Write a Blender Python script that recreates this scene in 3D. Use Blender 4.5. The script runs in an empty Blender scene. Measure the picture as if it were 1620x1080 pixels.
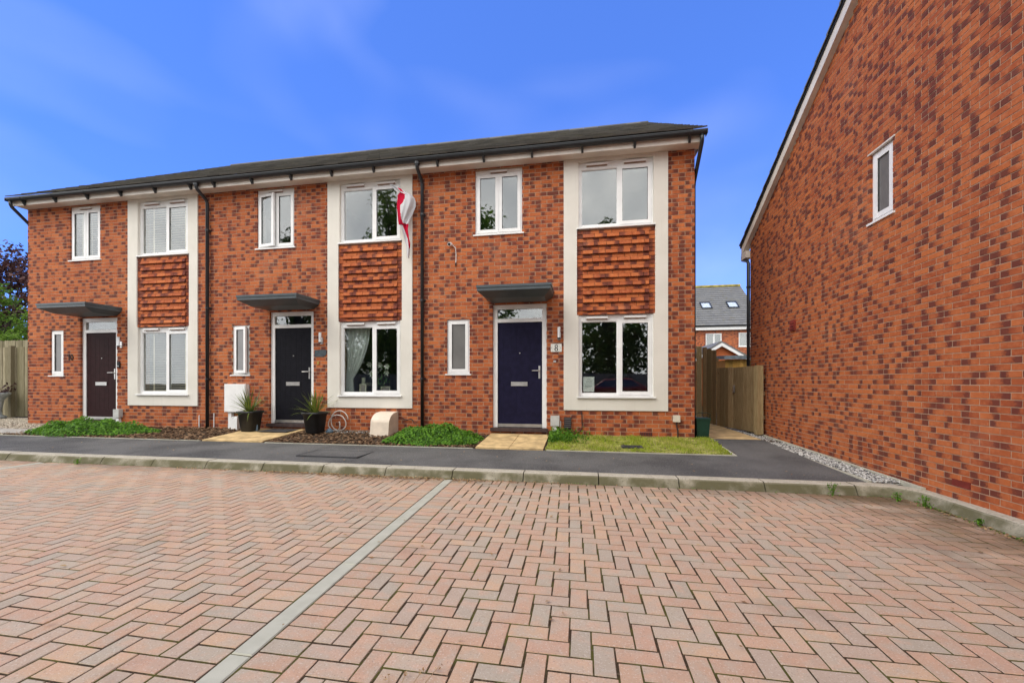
import bpy, math, random
import numpy as np
from mathutils import Matrix, Vector

random.seed(8)
R = random.random
U = random.uniform
rad = math.radians
sc = bpy.context.scene
col = sc.collection

# ------------------------------------------------------------------ camera, sky, sun, exposure
cam = bpy.data.cameras.new('camera')
cam.sensor_width = 36.0
cam.lens = 36.0 * 643 / 1620
cam.shift_y = 65.0 / 1620
cam.clip_start = 0.05
cam.clip_end = 2000
cam_ob = bpy.data.objects.new('camera', cam)
col.objects.link(cam_ob)
cam_ob.location = (0, 0, 1.22)
cam_ob.rotation_euler = (rad(90), 0, math.atan(110 / 643))
sc.camera = cam_ob

SUN_EL, SUN_AZ = rad(48), rad(226)          # azimuth clockwise from +Y: behind the camera, to the left
world = bpy.data.worlds.new('World')
sc.world = world
world.use_nodes = True
wn, wl = world.node_tree.nodes, world.node_tree.links
wn.clear()
w_out = wn.new('ShaderNodeOutputWorld')
w_bg = wn.new('ShaderNodeBackground')
w_bg.inputs['Strength'].default_value = 0.1
sky = wn.new('ShaderNodeTexSky')
sky.sky_type = 'NISHITA'
sky.sun_disc = False
sky.sun_elevation = SUN_EL
sky.sun_rotation = SUN_AZ
sky.air_density = 0.85
sky.dust_density = 0.0
sky.ozone_density = 6.0


def wnode(t, **kw):
    n = wn.new(t)
    for k, v in kw.items():
        setattr(n, k, v)
    return n


def wmath(op, a, b=None, clamp=False):
    n = wnode('ShaderNodeMath', operation=op, use_clamp=clamp)
    for i, v in enumerate((a, b)):
        if v is None:
            continue
        if isinstance(v, (int, float)):
            n.inputs[i].default_value = v
        else:
            wl.new(v, n.inputs[i])
    return n.outputs[0]


w_tc = wnode('ShaderNodeTexCoord')
w_sep = wnode('ShaderNodeSeparateXYZ')
wl.new(w_tc.outputs['Generated'], w_sep.inputs[0])
w_tint = wnode('ShaderNodeMix', data_type='RGBA', blend_type='MULTIPLY')
w_tint.inputs[0].default_value = 1.0
wl.new(sky.outputs[0], w_tint.inputs[6])
w_tint.inputs[7].default_value = (1.42, 1.53, 2.35, 1)
# faint wisps everywhere
w_map = wnode('ShaderNodeMapping')
w_map.inputs['Scale'].default_value = (1.3, 1.3, 3.2)
w_map.inputs['Rotation'].default_value = (0.3, 0.5, 0.2)
wl.new(w_tc.outputs['Generated'], w_map.inputs[0])
w_n1 = wnode('ShaderNodeTexNoise')
w_n1.inputs['Scale'].default_value = 1.2
w_n1.inputs['Detail'].default_value = 2.5
w_n1.inputs['Distortion'].default_value = 0.6
wl.new(w_map.outputs[0], w_n1.inputs['Vector'])
wisp = wmath('MULTIPLY', wmath('SUBTRACT', w_n1.outputs['Fac'], 0.44, True), 0.27, True)
# the cloud cover that the upper windows mirror: it lies over the houses behind the camera
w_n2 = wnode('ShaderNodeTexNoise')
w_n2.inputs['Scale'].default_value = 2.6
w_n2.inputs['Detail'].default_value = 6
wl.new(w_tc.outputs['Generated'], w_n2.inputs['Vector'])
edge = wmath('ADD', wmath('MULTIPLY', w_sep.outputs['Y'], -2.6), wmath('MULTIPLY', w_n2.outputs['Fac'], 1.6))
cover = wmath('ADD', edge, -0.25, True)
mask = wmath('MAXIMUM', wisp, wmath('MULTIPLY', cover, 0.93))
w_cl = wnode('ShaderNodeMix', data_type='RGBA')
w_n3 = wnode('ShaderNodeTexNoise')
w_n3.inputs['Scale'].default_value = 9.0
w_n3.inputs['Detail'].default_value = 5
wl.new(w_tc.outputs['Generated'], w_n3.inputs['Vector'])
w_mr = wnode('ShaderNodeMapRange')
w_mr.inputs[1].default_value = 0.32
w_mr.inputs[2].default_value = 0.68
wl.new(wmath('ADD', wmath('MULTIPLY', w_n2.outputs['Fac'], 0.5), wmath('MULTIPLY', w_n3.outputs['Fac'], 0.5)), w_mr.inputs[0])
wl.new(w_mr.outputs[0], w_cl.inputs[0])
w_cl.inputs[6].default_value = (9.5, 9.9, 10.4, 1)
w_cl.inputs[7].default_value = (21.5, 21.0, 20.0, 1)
w_hs = wnode('ShaderNodeHueSaturation')
w_hs.inputs['Saturation'].default_value = 1.05
wl.new(w_tint.outputs[2], w_hs.inputs['Color'])
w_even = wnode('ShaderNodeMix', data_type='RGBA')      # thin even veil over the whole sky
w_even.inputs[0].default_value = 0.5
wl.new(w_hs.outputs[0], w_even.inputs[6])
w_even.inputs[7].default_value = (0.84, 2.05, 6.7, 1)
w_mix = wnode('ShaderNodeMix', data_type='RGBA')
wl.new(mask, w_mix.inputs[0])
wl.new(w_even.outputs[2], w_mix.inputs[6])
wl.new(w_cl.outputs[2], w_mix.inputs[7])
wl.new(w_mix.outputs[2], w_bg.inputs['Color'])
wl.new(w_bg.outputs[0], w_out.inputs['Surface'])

sun = bpy.data.lights.new('sun', 'SUN')
sun.energy = 1.1
sun.angle = rad(30)
sun.color = (1.0, 0.94, 0.84)
sun_ob = bpy.data.objects.new('sun', sun)
col.objects.link(sun_ob)
sun_dir = Vector((math.sin(SUN_AZ) * math.cos(SUN_EL), math.cos(SUN_AZ) * math.cos(SUN_EL), math.sin(SUN_EL)))
sun_ob.rotation_euler = sun_dir.to_track_quat('Z', 'Y').to_euler()
sun_ob.location = (0, -5, 20)

sc.view_settings.view_transform = 'Standard'
sc.view_settings.look = 'None'
sc.view_settings.exposure = 0.58
sc.view_settings.gamma = 1.0
sc.cycles.max_bounces = 8
sc.cycles.transparent_max_bounces = 12


# ------------------------------------------------------------------ materials
class NT:
    def __init__(s, name):
        s.m = bpy.data.materials.new(name)
        s.m.use_nodes = True
        s.t = s.m.node_tree
        s.b = s.t.nodes['Principled BSDF']
        s.out = s.t.nodes['Material Output']

    def n(s, t, **kw):
        k = s.t.nodes.new(t)
        for a, v in kw.items():
            setattr(k, a, v)
        return k

    def link(s, a, b):
        s.t.links.new(a, b)

    def put(s, sock, v):
        if isinstance(v, (int, float)):
            sock.default_value = v
        elif isinstance(v, (tuple, list)):
            sock.default_value = tuple(v) + ((1,) if len(v) == 3 and sock.type == 'RGBA' else ())
        else:
            s.link(v, sock)

    def math(s, op, a, b=None, clamp=False):
        k = s.n('ShaderNodeMath', operation=op, use_clamp=clamp)
        s.put(k.inputs[0], a)
        if b is not None:
            s.put(k.inputs[1], b)
        return k.outputs[0]

    def mix(s, f, a, b, mode='MIX'):
        k = s.n('ShaderNodeMix', data_type='RGBA', blend_type=mode)
        s.put(k.inputs[0], f)
        s.put(k.inputs[6], a)
        s.put(k.inputs[7], b)
        return k.outputs[2]

    def smooth(s, v, lo, hi):
        k = s.n('ShaderNodeMapRange', interpolation_type='SMOOTHSTEP')
        s.put(k.inputs[0], v)
        k.inputs[1].default_value = lo
        k.inputs[2].default_value = hi
        return k.outputs[0]

    def pos(s):
        return s.n('ShaderNodeNewGeometry').outputs['Position']

    def noise(s, scale, detail=4, vec=None, rough=0.55):
        k = s.n('ShaderNodeTexNoise')
        k.inputs['Scale'].default_value = scale
        k.inputs['Detail'].default_value = detail
        k.inputs['Roughness'].default_value = rough
        s.link(vec if vec is not None else s.pos(), k.inputs['Vector'])
        return k.outputs['Fac']

    def stretch(s, sx, sy, sz):
        k = s.n('ShaderNodeMapping')
        k.inputs['Scale'].default_value = (sx, sy, sz)
        s.link(s.pos(), k.inputs[0])
        return k.outputs[0]

    def vary(s):
        a = s.n('ShaderNodeAttribute', attribute_name='vary')
        x = s.n('ShaderNodeSeparateColor')
        s.link(a.outputs['Color'], x.inputs[0])
        return x.outputs[0], x.outputs[1], x.outputs[2], a.outputs['Alpha']

    def bump(s, h, strength=0.3, dist=0.01):
        k = s.n('ShaderNodeBump')
        k.inputs['Strength'].default_value = strength
        k.inputs['Distance'].default_value = dist
        s.link(h, k.inputs['Height'])
        s.link(k.outputs[0], s.b.inputs['Normal'])

    def fin(s, c, rough=0.8, spec=None, metal=0.0):
        s.put(s.b.inputs['Base Color'], c)
        s.put(s.b.inputs['Roughness'], rough)
        s.b.inputs['Metallic'].default_value = metal
        if spec is not None:
            s.b.inputs['Specular IOR Level'].default_value = spec
        return s.m


def plain(name, c, rough=0.6, spec=None, metal=0.0, wear=0.12, wscale=6.0, bump=0.0):
    t = NT(name)
    n1 = t.noise(wscale, 5)
    dark = tuple(x * (1 - wear * 1.6) for x in c)
    lite = tuple(min(1, x * (1 + wear)) for x in c)
    cc = t.mix(t.smooth(n1, 0.3, 0.7), dark, lite)
    if bump:
        t.bump(t.noise(wscale * 20, 3), bump, 0.004)
    return t.fin(cc, rough, spec, metal)


def mat_brick(name, k=1.0):
    t = NT(name)
    r, g, b, a = t.vary()
    base = t.mix(r, (0.33 * k, 0.072 * k, 0.022 * k), (0.50 * k, 0.142 * k, 0.040 * k))
    n = t.noise(26, 4)
    grain = t.noise(5, 3, t.stretch(6, 6, 22))
    base = t.mix(t.math('MULTIPLY', t.smooth(n, 0.42, 0.7), 0.5), base, (0.56 * k, 0.19 * k, 0.075 * k))
    base = t.mix(t.math('MULTIPLY', t.smooth(grain, 0.5, 0.75), 0.35), base, (0.21 * k, 0.05 * k, 0.03 * k))
    dark = t.mix(b, (0.090, 0.023, 0.019), (0.145, 0.036, 0.023))
    edge = t.math('ADD', a, t.math('MULTIPLY', t.math('SUBTRACT', t.noise(45, 3), 0.5), 0.10))
    m = t.smooth(edge, -0.024, 0.024)
    half = t.smooth(edge, -0.085, 0.03)
    base = t.mix(t.math('MULTIPLY', half, t.math('MULTIPLY', b, 0.75)), base, (0.21, 0.048, 0.026))
    c = t.mix(t.math('MULTIPLY', m, t.math('ADD', 0.86, t.math('MULTIPLY', r, 0.13))), base, dark)
    drift = t.smooth(t.noise(0.55, 3), 0.35, 0.65)
    c = t.mix(drift, t.mix(0.16, c, (0.22, 0.05, 0.03)), t.mix(0.04, c, (0.60, 0.24, 0.09)))
    # lime bloom in drifts, and old mortar smears
    bl = t.smooth(t.noise(1.1, 5), 0.56, 0.78)
    c = t.mix(t.math('MULTIPLY', bl, 0.10), c, (0.55, 0.40, 0.32))
    sm = t.smooth(t.noise(9, 6, None, 0.7), 0.70, 0.82)
    c = t.mix(t.math('MULTIPLY', sm, 0.45), c, (0.52, 0.40, 0.33))
    c = t.mix(t.math('MULTIPLY', g, 0.15), c, (0.18, 0.05, 0.035))
    t.bump(t.noise(120, 4), 0.35, 0.004)
    return t.fin(c, 0.85, 0.25)


def mat_mortar():
    t = NT('mortar')
    c = t.mix(t.noise(14, 5), (0.30, 0.195, 0.13), (0.58, 0.41, 0.285))
    t.bump(t.noise(150, 3), 0.4, 0.004)
    return t.fin(c, 0.95, 0.1)


def mat_paver():
    t = NT('block_paver')
    r, g, b, a = t.vary()
    c = t.mix(r, (0.44, 0.265, 0.172), (0.52, 0.335, 0.205))
    grey = t.mix(b, (0.35, 0.30, 0.225), (0.44, 0.355, 0.255))
    c = t.mix(t.math('MULTIPLY', t.smooth(a, 0.45, 0.78), 0.9), c, grey)
    cl = t.smooth(t.noise(9, 4), 0.42, 0.62)
    c = t.mix(t.math('MULTIPLY', cl, 0.55), c, (0.40, 0.335, 0.255))
    c2 = t.smooth(t.noise(8, 4, t.stretch(1.0, 1.3, 1)), 0.50, 0.66)
    c = t.mix(t.math('MULTIPLY', c2, 0.45), c, (0.55, 0.315, 0.20))
    c = t.mix(t.math('MULTIPLY', g, 0.28), c, (0.55, 0.31, 0.215))
    sp = t.smooth(t.noise(120, 3), 0.56, 0.68)
    c = t.mix(t.math('MULTIPLY', sp, 0.5), c, (0.62, 0.54, 0.46))
    sd = t.smooth(t.noise(105, 3), 0.58, 0.70)
    c = t.mix(t.math('MULTIPLY', sd, 0.45), c, (0.14, 0.09, 0.075))
    c = t.mix(0.12, c, (0.33, 0.30, 0.27))
    # damp, mossy corner by the wall and along the kerb
    p = t.n('ShaderNodeSeparateXYZ')
    t.link(t.pos(), p.inputs[0])
    ramp = t.math('ADD', t.math('MULTIPLY', t.math('SUBTRACT', p.outputs[0], 2.2), 0.8, True),
                  t.math('MULTIPLY', t.math('SUBTRACT', p.outputs[1], 4.55), 1.6, True))
    mo = t.math('MULTIPLY', t.smooth(t.noise(2.6, 6), 0.30, 0.56), ramp, True)
    c = t.mix(t.math('MULTIPLY', mo, 0.88), c, (0.115, 0.076, 0.038))
    st = t.smooth(t.noise(1.3, 6), 0.58, 0.74)
    c = t.mix(t.math('MULTIPLY', st, 0.34), c, (0.17, 0.11, 0.085))
    t.bump(t.noise(230, 3), 0.55, 0.004)
    return t.fin(c, 0.9, 0.2)


def mat_joint():
    t = NT('jointing_sand')
    c = t.mix(t.smooth(t.noise(5, 6), 0.42, 0.62), (0.050, 0.032, 0.019), (0.085, 0.080, 0.018))
    c = t.mix(t.smooth(t.noise(60, 3), 0.5, 0.7), c, (0.12, 0.085, 0.055))
    t.bump(t.noise(140, 3), 0.8, 0.01)
    return t.fin(c, 1.0, 0.1)


def mat_asphalt():
    t = NT('asphalt')
    c = t.mix(t.smooth(t.noise(1.1, 6), 0.35, 0.65), (0.068, 0.066, 0.064), (0.130, 0.126, 0.119))
    c = t.mix(t.smooth(t.noise(95, 3), 0.54, 0.70), c, (0.22, 0.215, 0.205))
    c = t.mix(t.smooth(t.noise(120, 3), 0.57, 0.70), c, (0.030, 0.030, 0.031))
    t.bump(t.noise(190, 2), 0.9, 0.008)
    return t.fin(c, 0.88, 0.3)


def mat_kerb():
    t = NT('kerb_concrete')
    c = t.mix(t.noise(8, 6), (0.30, 0.27, 0.205), (0.55, 0.50, 0.40))
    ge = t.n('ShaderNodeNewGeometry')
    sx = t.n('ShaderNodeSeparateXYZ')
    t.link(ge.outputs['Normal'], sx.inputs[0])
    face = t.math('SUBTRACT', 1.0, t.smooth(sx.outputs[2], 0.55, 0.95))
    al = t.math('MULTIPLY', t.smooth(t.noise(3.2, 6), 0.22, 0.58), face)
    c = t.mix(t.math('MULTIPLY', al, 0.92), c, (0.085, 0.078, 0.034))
    c = t.mix(t.math('MULTIPLY', t.smooth(t.noise(55, 4), 0.54, 0.68), 0.55), c, (0.11, 0.10, 0.07))
    t.bump(t.noise(130, 3), 0.5, 0.004)
    return t.fin(c, 0.92, 0.2)


def mat_wood(name, a, b, sc_=(9, 9, 1.0)):
    t = NT(name)
    r, g, bb, al = t.vary()
    n = t.noise(5, 6, t.stretch(*sc_), 0.65)
    c = t.mix(t.smooth(n, 0.3, 0.7), a, b)
    c = t.mix(t.math('MULTIPLY', r, 0.8), c, tuple(x * 0.5 for x in a))
    c = t.mix(t.math('MULTIPLY', g, 0.3), c, (0.20, 0.19, 0.08))
    kn = t.smooth(t.noise(11, 2), 0.70, 0.78)
    c = t.mix(kn, c, tuple(x * 0.3 for x in a))
    t.bump(n, 0.4, 0.006)
    return t.fin(c, 0.85, 0.2)


def mat_vary(name, lo, hi, rough=0.7, spec=0.2, trans=0.0, tint=None):
    t = NT(name)
    r, g, b, a = t.vary()
    c = t.mix(r, lo, hi)
    if tint:
        c = t.mix(t.math('MULTIPLY', g, 0.6), c, tint)
    m = t.fin(c, rough, spec)
    if trans:
        t.b.inputs['Transmission Weight'].default_value = 0.0
        tr = t.n('ShaderNodeBsdfTranslucent')
        t.put(tr.inputs[0], c)
        mx = t.n('ShaderNodeMixShader')
        mx.inputs[0].default_value = trans
        t.link(t.b.outputs[0], mx.inputs[1])
        t.link(tr.outputs[0], mx.inputs[2])
        t.link(mx.outputs[0], t.out.inputs['Surface'])
    return m


def mat_glass(name='window_glass', base=0.14, tint=(0.91, 0.945, 0.93)):
    t = NT(name)
    lw = t.n('ShaderNodeLayerWeight')
    lw.inputs[0].default_value = 0.5
    p5 = t.math('POWER', lw.outputs['Facing'], 4.0)
    fac = t.math('ADD', base, t.math('MULTIPLY', p5, 1 - base), True)
    tr = t.n('ShaderNodeBsdfTransparent')
    tr.inputs[0].default_value = tint + (1,)
    gl = t.n('ShaderNodeBsdfGlossy')
    gl.inputs['Roughness'].default_value = 0.015
    bp = t.n('ShaderNodeBump')
    bp.inputs['Strength'].default_value = 0.05
    bp.inputs['Distance'].default_value = 0.01
    t.link(t.noise(2.2, 1), bp.inputs['Height'])
    t.link(bp.outputs[0], gl.inputs['Normal'])
    mx = t.n('ShaderNodeMixShader')
    t.link(fac, mx.inputs[0])
    t.link(tr.outputs[0], mx.inputs[1])
    t.link(gl.outputs[0], mx.inputs[2])
    t.link(mx.outputs[0], t.out.inputs['Surface'])
    return t.m


def mat_roof(name='roof_tile', a=(0.080, 0.075, 0.068), b=(0.155, 0.145, 0.128)):
    t = NT(name)
    r, g, bb, al = t.vary()
    c = t.mix(r, a, b)
    li = t.smooth(t.noise(3.5, 6), 0.52, 0.72)
    c = t.mix(t.math('MULTIPLY', li, 0.5), c, (0.15, 0.135, 0.075))
    c = t.mix(t.smooth(t.noise(70, 3), 0.6, 0.75), c, (0.19, 0.18, 0.155))
    t.bump(t.noise(60, 3), 0.5, 0.008)
    return t.fin(c, 0.9, 0.2)


M = {}
M['brick'] = mat_brick('facing_brick')
M['mortar'] = mat_mortar()


def mat_render():
    t = NT('cream_render')
    c = t.mix(t.smooth(t.noise(1.8, 5), 0.3, 0.7), (0.665, 0.637, 0.57), (0.72, 0.692, 0.625))
    run = t.smooth(t.noise(5, 5, t.stretch(5, 5, 0.35), 0.65), 0.55, 0.78)
    c = t.mix(t.math('MULTIPLY', run, 0.22), c, (0.42, 0.38, 0.30))
    t.bump(t.noise(90, 3), 0.3, 0.004)
    return t.fin(c, 0.85, 0.2)


M['render'] = mat_render()
M['upvc'] = plain('white_upvc', (0.80, 0.80, 0.79), 0.28, 0.5, wear=0.03)
M['fascia'] = plain('cream_fascia', (0.70, 0.645, 0.57), 0.45, 0.4, wear=0.08, wscale=2.5)
M['black'] = plain('black_plastic', (0.018, 0.021, 0.025), 0.30, 0.5, wear=0.1)
M['glass'] = mat_glass()
M['obscure'] = plain('obscure_glass', (0.17, 0.165, 0.16), 0.16, 0.6, wear=0.12, wscale=1.5)
M['roof'] = mat_roof()
M['roof_far'] = mat_roof('grey_roof_tile', (0.145, 0.147, 0.15), (0.175, 0.175, 0.175))
M['paver'] = mat_paver()
M['joint'] = mat_joint()
M['asphalt'] = mat_asphalt()
M['kerb'] = mat_kerb()
M['strip'] = plain('pale_concrete', (0.42, 0.405, 0.325), 0.9, 0.2, wear=0.05, wscale=9, bump=0.4)
M['slab'] = plain('buff_slab', (0.56, 0.40, 0.20), 0.9, 0.2, wear=0.22, wscale=5, bump=0.4)
M['slab_grey'] = plain('grey_slab', (0.36, 0.34, 0.30), 0.9, 0.2, wear=0.15, wscale=6, bump=0.4)
M['soil'] = plain('soil', (0.075, 0.052, 0.036), 1.0, 0.1, wear=0.35, wscale=22, bump=0.8)
M['earth'] = plain('rough_ground', (0.14, 0.13, 0.085), 1.0, 0.1, wear=0.3, wscale=3, bump=0.5)
M['bark'] = mat_vary('bark_chip', (0.045, 0.022, 0.014), (0.27, 0.17, 0.10), 0.95, 0.1)
M['gravel'] = mat_vary('gravel', (0.045, 0.045, 0.048), (0.62, 0.60, 0.56), 0.9, 0.2)
M['gravel_buff'] = mat_vary('buff_gravel', (0.26, 0.22, 0.165), (0.62, 0.55, 0.44), 0.9, 0.2)
M['grass'] = mat_vary('grass', (0.24, 0.33, 0.035), (0.54, 0.62, 0.09), 0.7, 0.2, 0.5, (0.80, 0.68, 0.32))
M['cover'] = mat_vary('ground_cover_leaf', (0.045, 0.13, 0.014), (0.20, 0.42, 0.035), 0.55, 0.3, 0.45)
M['leaf'] = mat_vary('tree_leaf', (0.035, 0.075, 0.014), (0.13, 0.20, 0.030), 0.6, 0.3, 0.5)
M['leaf_bright'] = mat_vary('bright_leaf', (0.07, 0.15, 0.014), (0.22, 0.36, 0.04), 0.6, 0.3, 0.5)
M['leaf_purple'] = mat_vary('purple_leaf', (0.032, 0.013, 0.011), (0.13, 0.055, 0.045), 0.55, 0.3, 0.25)
M['trunk'] = plain('tree_bark', (0.11, 0.085, 0.065), 0.95, 0.1, wear=0.3, wscale=14, bump=0.8)
M['fence'] = mat_wood('weathered_fence', (0.30, 0.205, 0.10), (0.47, 0.35, 0.195))
M['fence_pale'] = mat_wood('pale_fence', (0.26, 0.22, 0.135), (0.42, 0.37, 0.25))
M['shed'] = mat_wood('yellow_shed_timber', (0.58, 0.30, 0.06), (0.70, 0.42, 0.12))
M['felt'] = plain('roofing_felt', (0.17, 0.20, 0.22), 0.9, 0.2, wear=0.2, wscale=8)
M['canopy'] = plain('anthracite_canopy', (0.060, 0.078, 0.088), 0.42, 0.5, wear=0.08)
M['door_navy'] = plain('navy_door', (0.011, 0.010, 0.031), 0.55, 0.10, wear=0.14, wscale=9, bump=0.15)
M['door_black'] = plain('black_door', (0.008, 0.008, 0.012), 0.55, 0.10, wear=0.14, wscale=9, bump=0.15)
M['door_brown'] = plain('dark_brown_door', (0.026, 0.009, 0.010), 0.55, 0.10, wear=0.14, wscale=9, bump=0.15)
M['steel'] = plain('brushed_steel', (0.62, 0.61, 0.59), 0.32, metal=0.85, wear=0.1)
M['step'] = plain('dark_step', (0.060, 0.038, 0.036), 0.8, 0.3, wear=0.2, wscale=12, bump=0.3)
M['grey_box'] = plain('grey_meter_plastic', (0.50, 0.50, 0.48), 0.5, 0.4, wear=0.08)
M['dark_vent'] = plain('dark_vent_plastic', (0.035, 0.025, 0.024), 0.5, 0.4, wear=0.2)
M['vent_slot'] = plain('vent_slot', (0.30, 0.20, 0.15), 0.7, 0.2)
M['cream_box'] = plain('cream_plastic', (0.66, 0.60, 0.49), 0.5, 0.4, wear=0.07)
M['gasbox'] = plain('beige_gas_box', (0.66, 0.56, 0.45), 0.55, 0.4, wear=0.07)
M['redvent'] = plain('red_air_brick', (0.20, 0.03, 0.022), 0.6, 0.3, wear=0.2)
M['slate'] = plain('slate_plaque', (0.065, 0.083, 0.095), 0.6, 0.3, wear=0.2, wscale=20)
M['ink'] = plain('black_print', (0.012, 0.012, 0.014), 0.6, 0.3, wear=0.05)
M['greyink'] = plain('grey_print', (0.28, 0.29, 0.29), 0.8, 0.2, wear=0.1)
M['paper'] = plain('white_paper', (0.80, 0.81, 0.79), 0.9, 0.2, wear=0.02)
M['plate'] = plain('white_ceramic', (0.76, 0.76, 0.70), 0.35, 0.5, wear=0.08, wscale=30)
M['brass'] = plain('brass', (0.62, 0.44, 0.12), 0.35, metal=0.8)
M['room'] = plain('room_paint', (0.34, 0.30, 0.27), 0.95, 0.1, wear=0.1, wscale=1)
M['blind'] = plain('blind_slat', (0.66, 0.55, 0.41), 0.5, 0.3, wear=0.06)
M['curtain'] = mat_vary('sheer_curtain', (0.80, 0.82, 0.80), (0.88, 0.89, 0.87), 0.9, 0.1, 0.35)
M['wood_cream'] = plain('cream_painted_wood', (0.62, 0.60, 0.44), 0.5, 0.4, wear=0.06)
M['lily'] = plain('white_petal', (0.80, 0.82, 0.70), 0.6, 0.3, wear=0.05)
M['stem'] = plain('green_stem', (0.07, 0.17, 0.03), 0.6, 0.3)
M['pot'] = plain('black_pot', (0.017, 0.018, 0.020), 0.5, 0.4, wear=0.15, wscale=9)
M['cordyline'] = mat_vary('cordyline_leaf', (0.055, 0.10, 0.018), (0.26, 0.30, 0.055), 0.5, 0.3, 0.2)
M['dead'] = mat_vary('dry_leaf', (0.24, 0.12, 0.05), (0.46, 0.33, 0.17), 0.8, 0.2, 0.2)
M['flag_white'] = mat_vary('flag_white', (0.74, 0.74, 0.76), (0.82, 0.82, 0.83), 0.9, 0.1, 0.35)
M['flag_red'] = mat_vary('flag_red', (0.60, 0.012, 0.05), (0.70, 0.02, 0.075), 0.9, 0.1, 0.3)
M['cable'] = plain('white_cable', (0.62, 0.58, 0.53), 0.5, 0.4, wear=0.05)
M['blue_plastic'] = plain('blue_grey_plastic', (0.13, 0.20, 0.26), 0.5, 0.4)
M['bin'] = plain('dark_green_plastic', (0.010, 0.042, 0.026), 0.45, 0.4, wear=0.15)
M['stone_pot'] = plain('pale_stone', (0.40, 0.44, 0.46), 0.9, 0.2, wear=0.2, wscale=14, bump=0.4)
M['iron'] = plain('cast_iron', (0.045, 0.045, 0.048), 0.7, 0.4, wear=0.25, wscale=16, bump=0.3)
M['car_red'] = plain('red_car_paint', (0.30, 0.006, 0.012), 0.22, 0.6, wear=0.04)
M['car_glass'] = plain('dark_car_glass', (0.02, 0.025, 0.03), 0.06, 0.7, wear=0.05)
M['rubber'] = plain('tyre_rubber', (0.016, 0.016, 0.017), 0.8, 0.3)
M['lamp_white'] = plain('lamp_lens', (0.75, 0.77, 0.78), 0.2, 0.6)
M['rooflight'] = mat_glass('rooflight_glass', 0.10, (0.95, 0.97, 0.98))
M['lichen'] = plain('yellow_lichen_ridge', (0.33, 0.27, 0.05), 0.95, 0.1, wear=0.3, wscale=3)


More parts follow.
